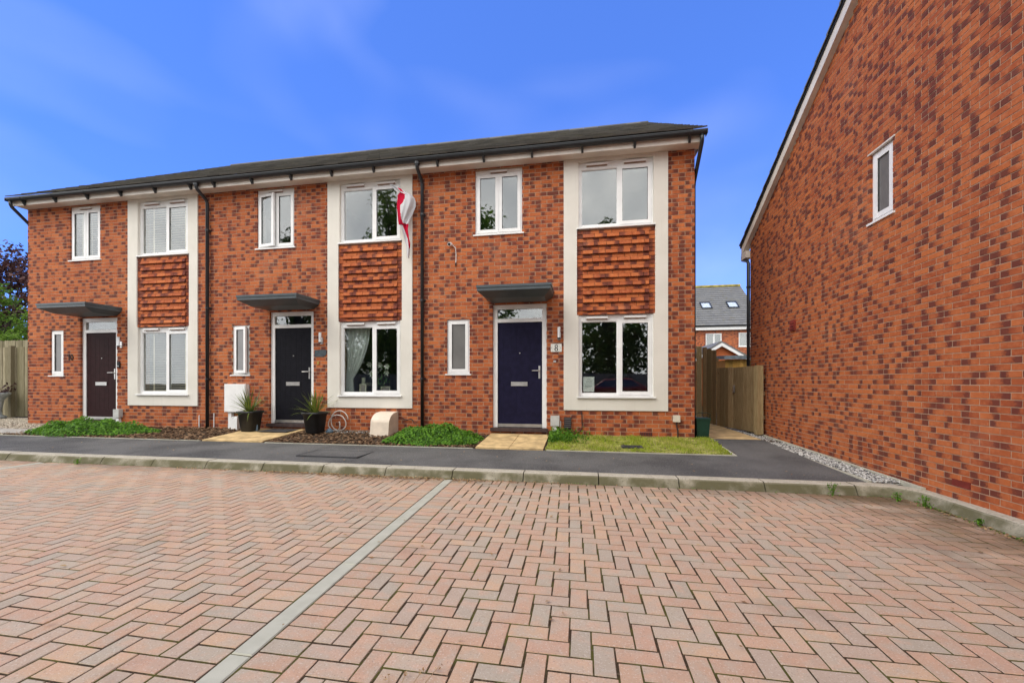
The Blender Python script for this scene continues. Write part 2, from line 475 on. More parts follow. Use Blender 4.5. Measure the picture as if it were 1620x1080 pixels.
# ------------------------------------------------------------------ mesh helpers
class MB:
    """collects geometry; build() links it as one mesh object"""

    def __init__(s, T=None):
        s.v, s.f, s.c, s.mi, s.T = [], [], [], [], T

    def add(s, vs, fs, vary=(0.5, 0.0, 0.5, -1.0), mi=0):
        o = len(s.v)
        if s.T:
            vs = [s.T(*p) for p in vs]
        s.v.extend(vs)
        if isinstance(vary, list):
            s.c.extend(vary)
        else:
            s.c.extend([vary] * len(vs))
        s.f.extend([tuple(i + o for i in f) for f in fs])
        s.mi.extend([mi] * len(fs))
        return s

    def box(s, x0, x1, y0, y1, z0, z1, vary=(0.5, 0.0, 0.5, -1.0), mi=0, open_back=False):
        vs = [(x0, y0, z0), (x1, y0, z0), (x1, y0, z1), (x0, y0, z1), (x0, y1, z0), (x1, y1, z0), (x1, y1, z1), (x0, y1, z1)]
        fs = [(0, 1, 2, 3), (1, 5, 6, 2), (4, 0, 3, 7), (3, 2, 6, 7), (4, 5, 1, 0)]
        if not open_back:
            fs.append((5, 4, 7, 6))
        return s.add(vs, fs, vary, mi)

    def quad(s, a, b, c, d, vary=(0.5, 0.0, 0.5, -1.0), mi=0):
        return s.add([a, b, c, d], [(0, 1, 2, 3)], vary, mi)

    def ring(s, x0, x1, z0, z1, t, y0, y1, tt=None, tb=None):
        tt = t if tt is None else tt
        tb = t if tb is None else tb
        s.box(x0, x0 + t, y0, y1, z0, z1)
        s.box(x1 - t, x1, y0, y1, z0, z1)
        s.box(x0 + t, x1 - t, y0 + 0.0015, y1, z1 - tt, z1)
        s.box(x0 + t, x1 - t, y0 + 0.0015, y1, z0, z0 + tb)
        return s

    def prism(s, poly, ext, vary=(0.5, 0.0, 0.5, -1.0), mi=0):
        """poly: list of 3-D points of one end; ext: vector to the other end"""
        n = len(poly)
        e = Vector(ext)
        vs = [tuple(p) for p in poly] + [tuple(Vector(p) + e) for p in poly]
        fs = [tuple(range(n - 1, -1, -1)), tuple(range(n, 2 * n))]
        fs += [(i, (i + 1) % n, n + (i + 1) % n, n + i) for i in range(n)]
        return s.add(vs, fs, vary, mi)

    def tube(s, pts, r, seg=8, vary=(0.5, 0.0, 0.5, -1.0), cap=True, mi=0):
        pts = [Vector(p) for p in pts]
        rs = r if isinstance(r, (list, tuple)) else [r] * len(pts)
        vs, fs = [], []
        up = Vector((0.13, 0.21, 0.97))
        for i, p in enumerate(pts):
            d = (pts[min(i + 1, len(pts) - 1)] - pts[max(i - 1, 0)]).normalized()
            if i == 0:
                a = d.cross(up)
                if a.length < 0.1:
                    a = d.cross(Vector((1, 0, 0)))
            else:
                a = a - d * a.dot(d)
            a.normalize()
            b = d.cross(a)
            for k in range(seg):
                t = 2 * math.pi * k / seg
                vs.append(tuple(p + (a * math.cos(t) + b * math.sin(t)) * rs[i]))
        for i in range(len(pts) - 1):
            for k in range(seg):
                k2 = (k + 1) % seg
                fs.append((i * seg + k, i * seg + k2, (i + 1) * seg + k2, (i + 1) * seg + k))
        if cap:
            fs.append(tuple(range(seg - 1, -1, -1)))
            fs.append(tuple((len(pts) - 1) * seg + k for k in range(seg)))
        return s.add(vs, fs, vary, mi)

    def lathe(s, c, prof, seg=24, vary=(0.5, 0.0, 0.5, -1.0), sq=None):
        cx, cy, cz = c
        vs, fs = [], []
        for r, z in prof:
            for k in range(seg):
                t = 2 * math.pi * k / seg
                rr = r * (sq(t) if sq else 1)
                vs.append((cx + rr * math.cos(t), cy + rr * math.sin(t), cz + z))
        for i in range(len(prof) - 1):
            for k in range(seg):
                k2 = (k + 1) % seg
                fs.append((i * seg + k, i * seg + k2, (i + 1) * seg + k2, (i + 1) * seg + k))
        fs.append(tuple(range(seg - 1, -1, -1)))
        fs.append(tuple((len(prof) - 1) * seg + k for k in range(seg)))
        return s.add(vs, fs, vary)

    def mesh(s, name, mats, smooth=False):
        me = bpy.data.meshes.new(name)
        me.from_pydata(s.v, [], s.f)
        at = me.attributes.new('vary', 'FLOAT_COLOR', 'POINT')
        at.data.foreach_set('color', np.array(s.c, dtype=np.float32).ravel())
        for m in (mats if isinstance(mats, (list, tuple)) else [mats]):
            me.materials.append(m)
        if any(s.mi):
            me.polygons.foreach_set('material_index', np.array(s.mi, dtype=np.int32))
        if smooth:
            me.polygons.foreach_set('use_smooth', np.ones(len(me.polygons), dtype=bool))
        me.update()
        return me

    def build(s, name, mats, parent=None, smooth=False, label=None):
        return obj(name, s.mesh(name, mats, smooth), parent, label)


def obj(name, me, parent=None, label=None):
    o = bpy.data.objects.new(name, me)
    col.objects.link(o)
    if parent is not None:
        o.parent = parent
        o.matrix_parent_inverse = world_of(parent).inverted()
    if label:
        o['label'] = label
    return o


def world_of(o):
    m = o.matrix_basis.copy()
    if o.parent is not None:
        m = world_of(o.parent) @ o.matrix_parent_inverse @ m
    return m


def tag(o, label=None, cat=None, group=None, kind=None):
    if label:
        o['label'] = label
    if cat:
        o['category'] = cat
    if group:
        o['group'] = group
    if kind:
        o['kind'] = kind
    return o


def thing(name, label, cat, loc, group=None):
    o = bpy.data.objects.new(name, None)
    o.empty_display_size = 0.2
    o.location = loc
    col.objects.link(o)
    return tag(o, label, cat, group)


def rnd4(a=-1.0):
    return (R(), R() ** 2, R(), a)


def subtract(rects, hole):
    hx0, hx1, hz0, hz1 = hole
    out = []
    for (x0, x1, z0, z1) in rects:
        if hx1 <= x0 or hx0 >= x1 or hz1 <= z0 or hz0 >= z1:
            out.append((x0, x1, z0, z1))
            continue
        if hz0 > z0:
            out.append((x0, x1, z0, hz0))
        if hz1 < z1:
            out.append((x0, x1, hz1, z1))
        a, b = max(z0, hz0), min(z1, hz1)
        if hx0 > x0:
            out.append((x0, hx0, a, b))
        if hx1 < x1:
            out.append((hx1, x1, a, b))
    return out


def proj_area(X, Y, Z):
    """how near a piece is to the camera, for choosing the pieces that show largest"""
    return (X * X + Y * Y + (Z - 1.22) ** 2)


def dark_vals(x0, x1, length):
    """per-vertex signed distance (metres) to the burnt end of a brick: positive is burnt"""
    t = R()
    if t < 0.32:
        return -1.0, -1.0
    if t < 0.325:
        return 0.2, 0.2
    ext = U(0.26, 0.48) * length
    if t < 0.665:
        return ext, ext - (x1 - x0)
    return ext - (x1 - x0), ext


def add_brick(mb, x0, x1, z0, z1, y, depth, L, jit=0.0012):
    y += U(-jit, jit)
    da, db = dark_vals(x0, x1, L)
    r, g, b = U(0, 1), R() ** 3, R()
    va, vb = (r, g, b, da), (r, g, b, db)
    vs = [(x0, y, z0), (x1, y, z0), (x1, y, z1), (x0, y, z1), (x0, y + depth, z0), (x1, y + depth, z0), (x1, y + depth, z1), (x0, y + depth, z1)]
    mb.add(vs, [(0, 1, 2, 3), (1, 5, 6, 2), (4, 0, 3, 7), (3, 2, 6, 7), (4, 5, 1, 0)], [va, vb, vb, va, va, vb, vb, va])


def core_wall(mb, x0, x1, z0, z1, holes, y, depth):
    xs = sorted({x0, x1, *[min(max(h[i], x0), x1) for h in holes for i in (0, 1)]})
    zs = sorted({z0, z1, *[min(max(h[i], z0), z1) for h in holes for i in (2, 3)]})
    nx, nz = len(xs) - 1, len(zs) - 1

    def solid(i, j):
        if not (0 <= i < nx and 0 <= j < nz):
            return False
        cx, cz = (xs[i] + xs[i + 1]) / 2, (zs[j] + zs[j + 1]) / 2
        return not any(h[0] < cx < h[1] and h[2] < cz < h[3] for h in holes)
    for i in range(nx):
        for j in range(nz):
            if not solid(i, j):
                continue
            a, b, c, d = xs[i], xs[i + 1], zs[j], zs[j + 1]
            mb.quad((a, y, c), (b, y, c), (b, y, d), (a, y, d))
            mb.quad((b, y + depth, c), (a, y + depth, c), (a, y + depth, d), (b, y + depth, d))
            if not solid(i - 1, j):
                mb.quad((a, y + depth, c), (a, y, c), (a, y, d), (a, y + depth, d))
            if not solid(i + 1, j):
                mb.quad((b, y, c), (b, y + depth, c), (b, y + depth, d), (b, y, d))
            if not solid(i, j + 1):
                mb.quad((a, y, d), (b, y, d), (b, y + depth, d), (a, y + depth, d))
            if not solid(i, j - 1):
                mb.quad((a, y + depth, c), (b, y + depth, c), (b, y, c), (a, y, c))


def brick_rects(x0, x1, z0, z1, holes, L, Hc, J, zbase, xoff=0.0, limit=None):
    """stretcher bond as (rect, is_full) with the holes cut out"""
    out = []
    i = int(math.floor((z0 - zbase) / Hc))
    while zbase + i * Hc < z1 - 0.01:
        a, b = zbase + i * Hc, zbase + (i + 1) * Hc - J
        off = xoff + (L / 2 if i % 2 else 0.0)
        k = int(math.floor((x0 - off) / L))
        while off + k * L < x1:
            p, q = off + k * L, off + (k + 1) * L - J
            k += 1
            full = (max(p, x0), min(q, x1), max(a, z0), min(b, z1))
            if full[1] - full[0] < 0.02 or full[3] - full[2] < 0.012:
                continue
            if limit and not limit(full):
                continue
            rs = [full]
            for h in holes:
                rs = subtract(rs, h)
            for r in rs:
                if r[1] - r[0] > 0.018 and r[3] - r[2] > 0.010:
                    whole = abs((r[1] - r[0]) - (L - J)) < 1e-4 and abs((r[3] - r[2]) - (Hc - J)) < 1e-4
                    out.append((r, whole))
        i += 1
    return out


def brick_variants(n, L, Hc, J, depth, mat):
    res = []
    for _ in range(n):
        mb = MB()
        w, h = L - J, Hc - J
        add_brick(mb, -w / 2, w / 2, -h / 2, h / 2, 0, depth, L, 0)
        res.append(mb.mesh('brick', mat))
    return res


# ------------------------------------------------------------------ dimensions of the place
YF = 7.70                      # street front of the terrace
XW = 3.555                     # side wall of the neighbouring house
L_, HC, JT = 0.225, 0.0752, 0.0115
ZS = 5.385                     # soffit level
HOUSE = [
    dict(x0=-13.175, x1=-8.04, P=-10.23, door=-11.08, sm=(-12.495, -12.10), up=(-11.90, -11.03), dm='door_brown'),
    dict(x0=-8.04, x1=-3.085, P=-5.205, door=-6.06, sm=(-7.50, -7.08), up=(-6.886, -5.995), dm='door_black'),
    dict(x0=-3.085, x1=1.99, P=-0.33, door=-1.176, sm=(-2.62, -2.16), up=(-2.046, -1.121), dm='door_navy'),
]


def gz(y):
    """ground level across footpath and front gardens"""
    if y < 5.18:
        return 0.10
    if y < 6.45:
        return 0.10 + (y - 5.18) / 1.27 * 0.045
    return 0.145 + min(y - 6.45, 1.3) / 1.25 * 0.085


# ------------------------------------------------------------------ the setting
def struct(o, label=None):
    o['kind'] = 'structure'
    if label:
        o['label'] = label
    return o


mb = MB()
mb.quad((-400, -400, -0.06), (400, -400, -0.06), (400, 600, -0.06), (-400, 600, -0.06))
struct(mb.build('ground', M['earth']), 'rough open ground around the houses')

mb = MB()
mb.quad((-30, -9, -0.035), (12, -9, -0.035), (12, -4.0, -0.035), (-30, -4.0, -0.035))
struct(mb.build('road', M['asphalt']), 'grey asphalt road behind the parking bays')

# parking bays of block pavers, herringbone, with pale dividing strips
mb = MB()
mb.quad((-22, -4.0, -0.0013), (3.40, -4.0, -0.0013), (3.40, 4.99, -0.0013), (-22, 4.99, -0.0013))
paving = struct(mb.build('parking_pavement', M['joint']), 'red and grey block paved parking bays')

PW, PG = 0.1015, 0.0066         # paver grid and joint


def add_paver(mb, x0, x1, y0, y1, vary, ch=0.0040):
    ch = min(ch, (x1 - x0) / 3, (y1 - y0) / 3)
    t = U(0.0004, 0.0020)
    dx, dy = U(-0.0006, 0.0006), U(-0.0006, 0.0006)

    def zt(x, y):
        return t + dx * (1 if x > (x0 + x1) / 2 else -1) + dy * (1 if y > (y0 + y1) / 2 else -1)
    c = [(x0, y0), (x1, y0), (x1, y1), (x0, y1)]
    i = [(x0 + ch, y0 + ch), (x1 - ch, y0 + ch), (x1 - ch, y1 - ch), (x0 + ch, y1 - ch)]
    vs = [(x, y, zt(x, y)) for x, y in i] + [(x, y, zt(x, y) - 0.006) for x, y in c] + [(x, y, -0.03) for x, y in c]
    fs = [(0, 1, 2, 3)]
    for k in range(4):
        k2 = (k + 1) % 4
        fs += [(4 + k, 4 + k2, k2, k), (8 + k, 8 + k2, 4 + k2, 4 + k)]
    mb.add(vs, fs, vary)


def paver_vary():
    return (R(), R() ** 1.5, R(), R())


def sh_(y):
    return -0.043 * (max(y, 0.3) - 3.2)      # the bays run a touch askew to the kerb


pavers = []                     # (x0, x1, y0, y1, full)
YN, YK = -3.98, 4.948


def herring(x0, x1, xo, flip=1):
    n0, n1 = int(math.floor((x0 - xo) / PW)) - 3, int(math.ceil((x1 - xo) / PW)) + 3
    m0, m1 = int(math.floor(YN / PW)) - 3, int(math.ceil(YK / PW)) + 3
    for i in range(n0, n1):
        for j in range(m0, m1):
            k = (i + flip * j) % 4
            if k == 0:
                r = (xo + i * PW, xo + (i + 2) * PW, j * PW, (j + 1) * PW)
            elif k == (2 if flip > 0 else 3):
                r = (xo + i * PW, xo + (i + 1) * PW, j * PW, (j + 2) * PW)
            else:
                continue
            d_ = sh_((r[2] + r[3]) / 2)
            lo, hi = x0 + d_, x1 + d_
            if x1 > 2:             # the skew dies out towards the side wall
                lo, hi = x0 + d_, x1
                d_ *= max(0.0, 1 - ((r[0] + r[1]) / 2 - x0) / (x1 - x0))
            r = (r[0] + d_, r[1] + d_, r[2], r[3])
            q = (r[0] if abs(r[0] - lo) < 0.012 else max(r[0], lo), r[1] if abs(r[1] - hi) < 0.012 else min(r[1], hi), max(r[2], YN), min(r[3], YK))
            if q[1] - q[0] < 0.016 or q[3] - q[2] < 0.016:
                continue
            pavers.append(q + (q == r,))


STRIPS = [(-1.63, -1.515), (-8.10, -7.985)]
herring(-1.515 + 0.203, 3.38, -1.312)
herring(-7.985 + 0.203, -1.63 - 0.203, -1.833)
herring(-20.0, -8.10 - 0.203, -8.303)
for (a, b) in STRIPS:
    j = int(YN / PW)
    while j * PW < YK - 0.03:
        for x in (a - 0.203, b):
            d_ = sh_((j + 0.5) * PW)
            q = (x + d_, x + d_ + 0.203, j * PW, min((j + 1) * PW, YK))
            pavers.append(q + (abs(q[3] - q[2] - PW) < 1e-6,))
        j += 1
fwd = Vector((-math.sin(math.atan(110 / 643)), math.cos(math.atan(110 / 643))))
rgt = Vector((fwd.y, -fwd.x))


def in_view(x, y, z=0.0):
    d = Vector((x, y))
    zc = d.dot(fwd)
    if zc < 0.3:
        return False
    u = 810 + 643 * d.dot(rgt) / zc
    v = 605 - 643 * (z - 1.22) / zc
    return 0 < u < 1620 and 0 < v < 1080


cand = sorted([p for p in pavers if p[4] and in_view((p[0] + p[1]) / 2, (p[2] + p[3]) / 2)],
              key=lambda p: proj_area((p[0] + p[1]) / 2, (p[2] + p[3]) / 2, 0))[:300]
chosen = set(cand)
pav_var = []
for k in range(24):
    m = MB()
    add_paver(m, -PW + PG / 2, PW - PG / 2, -PW / 2 + PG / 2, PW / 2 - PG / 2, paver_vary())
    pav_var.append(m.mesh('paver', M['paver']))
for p in cand:
    o = obj('paver', random.choice(pav_var), paving)
    o.location = ((p[0] + p[1]) / 2, (p[2] + p[3]) / 2, U(-0.0004, 0.0006))
    o.rotation_euler = (0, 0, (0 if p[1] - p[0] > 0.15 else math.pi / 2) + random.choice((0, math.pi)) + U(-0.008, 0.008))
mb = MB()
for p in pavers:
    if p in chosen:
        continue
    g = PG / 2
    e = [U(-0.0012, 0.0012) for _ in range(4)]
    add_paver(mb, p[0] + g + e[0], p[1] - g + e[1], p[2] + g + e[2], p[3] - g + e[3], paver_vary())
tag(mb.build('paver_field', M['paver'], paving), kind='stuff')

# pale dividing strips, each of short concrete blocks
for a, b in STRIPS:
    div = None
    y = -3.9
    n = 0
    while y < 4.85:
        y1 = min(y + 0.915, 4.905)
        m = MB()
        c = 0.006
        x0, x1, ya, yb = a + 0.004, b - 0.004, y + 0.002, y1 - 0.002
        vs = [(x0 + c, ya + c, 0.004), (x1 - c, ya + c, 0.004), (x1 - c, yb - c, 0.004), (x0 + c, yb - c, 0.004)]
        vs += [(p, q, -0.002) for p, q in ((x0, ya), (x1, ya), (x1, yb), (x0, yb))]
        vs += [(p, q, -0.03) for p, q in ((x0, ya), (x1, ya), (x1, yb), (x0, yb))]
        fs = [(0, 1, 2, 3)]
        for k in range(4):
            k2 = (k + 1) % 4
            fs += [(4 + k, 4 + k2, k2, k), (8 + k, 8 + k2, 4 + k2, 4 + k)]
        m.add([(p[0] + sh_(p[1]), p[1], p[2]) for p in vs], fs)
        m.build('dividing_strip_block', M['strip'], paving)
        y = y1

# kerbs
kerb = struct(bpy.data.objects.new('kerb', None), 'concrete kerb between the parking bays and the footpath')
col.objects.link(kerb)
PROF = [(0.035, -0.06), (0.04, 0.0), (0.085, 0.080), (0.097, 0.094), (0.115, 0.10), (0.255, 0.10), (0.255, -0.06)]


def kerb_piece(path):
    """path: list of (point, outward normal away from the bays)"""
    m = MB()
    n = len(PROF)
    vs = []
    for (x, y), (nx, ny) in path:
        for d, z in PROF:
            vs.append((x + nx * d, y + ny * d, z))
    fs = []
    for i in range(len(path) - 1):
        for k in range(n):
            k2 = (k + 1) % n
            fs.append((i * n + k, i * n + k2, (i + 1) * n + k2, (i + 1) * n + k))
    fs.append(tuple(range(n)))
    fs.append(tuple((len(path) - 1) * n + k for k in range(n - 1, -1, -1)))
    m.add(vs, fs)
    o = m.build('kerb_stone', M['kerb'], kerb)
    return o


x = 2.95
kerb_xs = []
while x > -22:
    kerb_piece([((x - 0.912, 4.92), (0, 1)), ((x - 0.009, 4.92), (0, 1))]).location = (0, U(-0.003, 0.003), U(-0.002, 0.002))
    x -= 0.915
kc, kr = (3.15, 4.72), 0.20
arc = [((2.953, 4.92), (0, 1))]
for k in range(9):
    t = math.pi / 2 * (1 - k / 8)
    arc.append(((kc[0] + kr * math.cos(t), kc[1] + kr * math.sin(t)), (math.cos(t), math.sin(t))))
arc.append(((3.35, 4.45), (1, 0)))


def clampx(path):
    return path


kerb_piece(arc)
y = 4.447
while y > -6:
    kerb_piece([((3.35, y), (1, 0)), ((3.35, y - 0.906), (1, 0))])
    y -= 0.915

# footpath
mb = MB()
xs = [-30 + i * 0.5 for i in range(67)] + [3.18]
ys = [5.172, 5.5, 5.9, 6.2, 6.46]
for j in range(len(ys) - 1):
    for i in range(len(xs) - 1):
        mb.quad(*[(xx, yy, gz(yy) - 0.006) for xx, yy in ((xs[i], ys[j]), (xs[i + 1], ys[j]), (xs[i + 1], ys[j + 1]), (xs[i], ys[j + 1]))])
mb.quad((2.20, 6.46, gz(6.46) - 0.006), (3.18, 6.46, gz(6.46) - 0.006), (3.18, 7.9, gz(7.7) - 0.03), (2.27, 7.9, gz(7.7) - 0.03))
struct(mb.build('footpath', M['asphalt']), 'dark asphalt footpath in front of the terrace')

# front garden soil
mb = MB()
xs = [-30 + i * 0.4 for i in range(81)] + [2.29]
ys = [6.455, 6.7, 7.0, 7.3, 7.72]
for j in range(len(ys) - 1):
    for i in range(len(xs) - 1):
        mb.quad(*[(xx, yy, gz(yy) - 0.004 - 0.01 * math.sin(xx * 3.1 + yy * 5) ** 2) for xx, yy in ((xs[i], ys[j]), (xs[i + 1], ys[j]), (xs[i + 1], ys[j + 1]), (xs[i], ys[j + 1]))])
mb.quad((-30, 7.72, gz(7.72)), (-13.0, 7.72, gz(7.72)), (-13.0, 12, 0.27), (-30, 12, 0.27))
struct(mb.build('garden_ground', M['soil']), 'strip of soil along the front of the terrace')

# thin concrete edgings
edg = struct(bpy.data.objects.new('path_edging', None), 'thin concrete edging strips beside lawn and gravel')
col.objects.link(edg)


def edging(p, q, w=0.045, zt=0.012, mat='strip', za=None, zb=None):
    p, q = Vector(p), Vector(q)
    d = (q - p).normalized()
    n = Vector((-d.y, d.x)) * w / 2
    za = gz(p.y) if za is None else za
    zb = gz(q.y) if zb is None else zb
    m = MB()
    vs = [(p.x - n.x, p.y - n.y, za + zt), (q.x - n.x, q.y - n.y, zb + zt), (q.x + n.x, q.y + n.y, zb + zt), (p.x + n.x, p.y + n.y, za + zt)]
    vs += [(a, b, c - 0.1) for a, b, c in vs]
    m.add(vs, [(0, 1, 2, 3), (4, 5, 1, 0), (5, 6, 2, 1), (6, 7, 3, 2), (7, 4, 0, 3)])
    m.build('edging_strip', M[mat], edg)


edging((-0.55, 6.462), (2.23, 6.462), 0.035, 0.004)
edging((2.235, 6.445), (2.285, 7.9), 0.04, 0.004, zb=0.215)
edging((-5.62, 6.462), (-1.76, 6.462), 0.03, 0.003)
edging((-13.5, 6.475), (-7.0, 6.475), 0.03, 0.003)
for k in range(4):
    edging((3.20, 5.20 + k * 1.9), (3.20, 5.20 + (k + 1) * 1.9 - 0.006), 0.045, 0.006, za=0.105 + k * 0.025, zb=0.13 + k * 0.025)
    edging((3.515, 4.9 + k * 1.0), (3.515, 4.9 + (k + 1) * 1.0 - 0.006), 0.04, 0.02, za=0.105 + k * 0.02, zb=0.125 + k * 0.02)

# slab paths
slabs = struct(bpy.data.objects.new('slab_path', None), 'buff concrete slab paths to the doors and side gate')
col.objects.link(slabs)


def slab(x0, x1, y0, y1, z0=None, z1=None, mat='slab', th=0.05):
    z0 = gz(y0) + 0.018 if z0 is None else z0
    z1 = gz(y1) + 0.018 if z1 is None else z1
    m = MB()
    g = 0.004
    vs = [(x0 + g, y0 + g, z0), (x1 - g, y0 + g, z0), (x1 - g, y1 - g, z1), (x0 + g, y1 - g, z1)]
    vs += [(a, b, c - th) for a, b, c in vs]
    m.add(vs, [(0, 1, 2, 3), (4, 5, 1, 0), (5, 6, 2, 1), (6, 7, 3, 2), (7, 4, 0, 3)])
    return m.build('paving_slab', M[mat], slabs)


for (a, b) in ((-1.72, -0.60), (-6.95, -5.68)):
    mid = (a + b) / 2
    for (x0, x1) in ((a, mid), (mid, b)):
        slab(x0, x1, 6.465, 7.07)
        slab(x0, x1, 7.07, 7.64)
for i in range(2):
    for j in range(6):
        x0 = 2.03 + i * 0.57
        slab(x0, x0 + 0.57 + (0.0 if i == 0 else 0.0), 7.91 + j * 0.6, 7.91 + (j + 1) * 0.6, 0.205 + j * 0.004, 0.209 + j * 0.004)
for i in range(5):
    slab(-15.2 + i * 0.75, -15.2 + (i + 1) * 0.75, 6.6, 7.02, mat='slab_grey')
slab(-11.65, -10.5, 7.05, 7.62, mat='slab_grey')

mb = MB()
mb.quad((2.0, 7.86, 0.17), (3.55, 7.86, 0.17), (3.55, 13, 0.19), (2.0, 13, 0.19))
struct(mb.build('passage_ground', M['soil']), 'bare ground of the passage between the houses')


# ------------------------------------------------------------------ windows and doors
def pane(mb_parent, x0, x1, z0, z1, y, T=None, mat='glass'):
    m = MB(T)
    m.box(x0, x1, y, y + 0.006, z0, z1)
    return m.build('pane', M[mat], mb_parent)


def window(parent, x0, x1, z0, z1, yf, layout, T=None, vents=1, head=0.055, sill=True, sill_out=0.055, open_left=0.0, glass='glass', sill_over=0.035):
    """layout: list of (fraction start, fraction end, kind) with kind 'f' fixed or 's' opening sash"""
    t = 0.052
    m = MB(T)
    m.ring(x0, x1, z0, z1, t, yf, yf + 0.06, tt=head)
    w = x1 - x0
    for k in range(len(layout) - 1):
        xm = x0 + w * layout[k][1]
        m.box(xm - 0.024, xm + 0.024, yf + 0.001, yf + 0.06, z0 + t, z1 - head)
    fr = m.build('window', M['upvc'], parent)
    for k, (a, b, kind) in enumerate(layout):
        xa = x0 + w * a + (t if k == 0 else 0.024)
        xb = x0 + w * b - (t if k == len(layout) - 1 else 0.024)
        za, zb = z0 + t, z1 - head
        if kind == 'f':
            pane(fr, xa - 0.004, xb + 0.004, za - 0.004, zb + 0.004, yf + 0.028, T, glass)
            m = MB(T)
            m.ring(xa, xb, za, zb, 0.012, yf + 0.012, yf + 0.03)
            m.build('glazing_bead', M['upvc'], fr)
        else:
            ang = open_left if k == 0 else 0.0
            hx = xa - 0.018
            ca, sa = math.cos(ang), math.sin(ang)

            def TT(x, y, z):
                dx, dy = x - hx, y - (yf - 0.012)
                p = (hx + dx * ca + dy * sa, yf - 0.012 - dx * sa + dy * ca, z)
                return T(*p) if T else p
            m = MB(TT)
            m.ring(xa - 0.018, xb + 0.018, za - 0.018, zb + 0.018, 0.060, yf - 0.012, yf + 0.035)
            sash = m.build('sash', M['upvc'], fr)
            pane(sash, xa + 0.036, xb - 0.036, za + 0.036, zb - 0.036, yf + 0.008, TT, glass)
            m = MB(TT)
            m.ring(xa + 0.0415, xb - 0.0415, za + 0.0415, zb - 0.0415, 0.006, yf - 0.004, yf + 0.008)
            m.build('gasket', M['black'], sash)
    if vents == 1:
        vs = [((x0 + x1) / 2, 0.34 if w > 0.7 else w * 0.5)]
    elif vents == 2:
        vs = [(x0 + w * 0.25, w * 0.30), (x0 + w * 0.76, w * 0.30)]
    else:
        vs = []
    for cx, vw in vs:
        m = MB(T)
        zz = z1 - head * 0.45
        m.box(cx - vw / 2, cx + vw / 2, yf - 0.042, yf, zz - 0.010, zz + 0.026)
        tv = m.build('trickle_vent', M['upvc'], fr)
        m = MB(T)
        m.box(cx - vw / 2 + 0.012, cx + vw / 2 - 0.012, yf - 0.034, yf - 0.0005, zz - 0.022, zz - 0.0105)
        m.build('trickle_vent_slot', M['vent_slot'], fr)
    if sill:
        m = MB(T)
        o = sill_over
        vsx = [(x0 - o, yf - sill_out, z0 - 0.030), (x0 - o, yf - sill_out, z0 - 0.006), (x0 - o, yf + 0.05, z0 - 0.001), (x0 - o, yf + 0.05, z0 - 0.030)]
        m.prism([vsx[3], vsx[2], vsx[1], vsx[0]], (x1 - x0 + 2 * o, 0, 0))
        m.build('sill', M['upvc'], fr)
    return fr


def digit_ring(m, cx, cz, rx, rz, t_side, t_top, y, d, seg=20):
    vs, fs = [], []
    for yy in (y, y + d):
        for rr in (1, 0):
            for k in range(seg):
                a = 2 * math.pi * k / seg
                tx = rx - (0 if rr else t_side)
                tz = rz - (0 if rr else t_top)
                vs.append((cx + tx * math.cos(a), yy, cz + tz * math.sin(a)))
    for k in range(seg):
        k2 = (k + 1) % seg
        fs += [(k, seg + k, seg + k2, k2), (k2, 2 * seg + k2, 2 * seg + k, k), (seg + k, 3 * seg + k, 3 * seg + k2, seg + k2)]
    m.add(vs, fs)


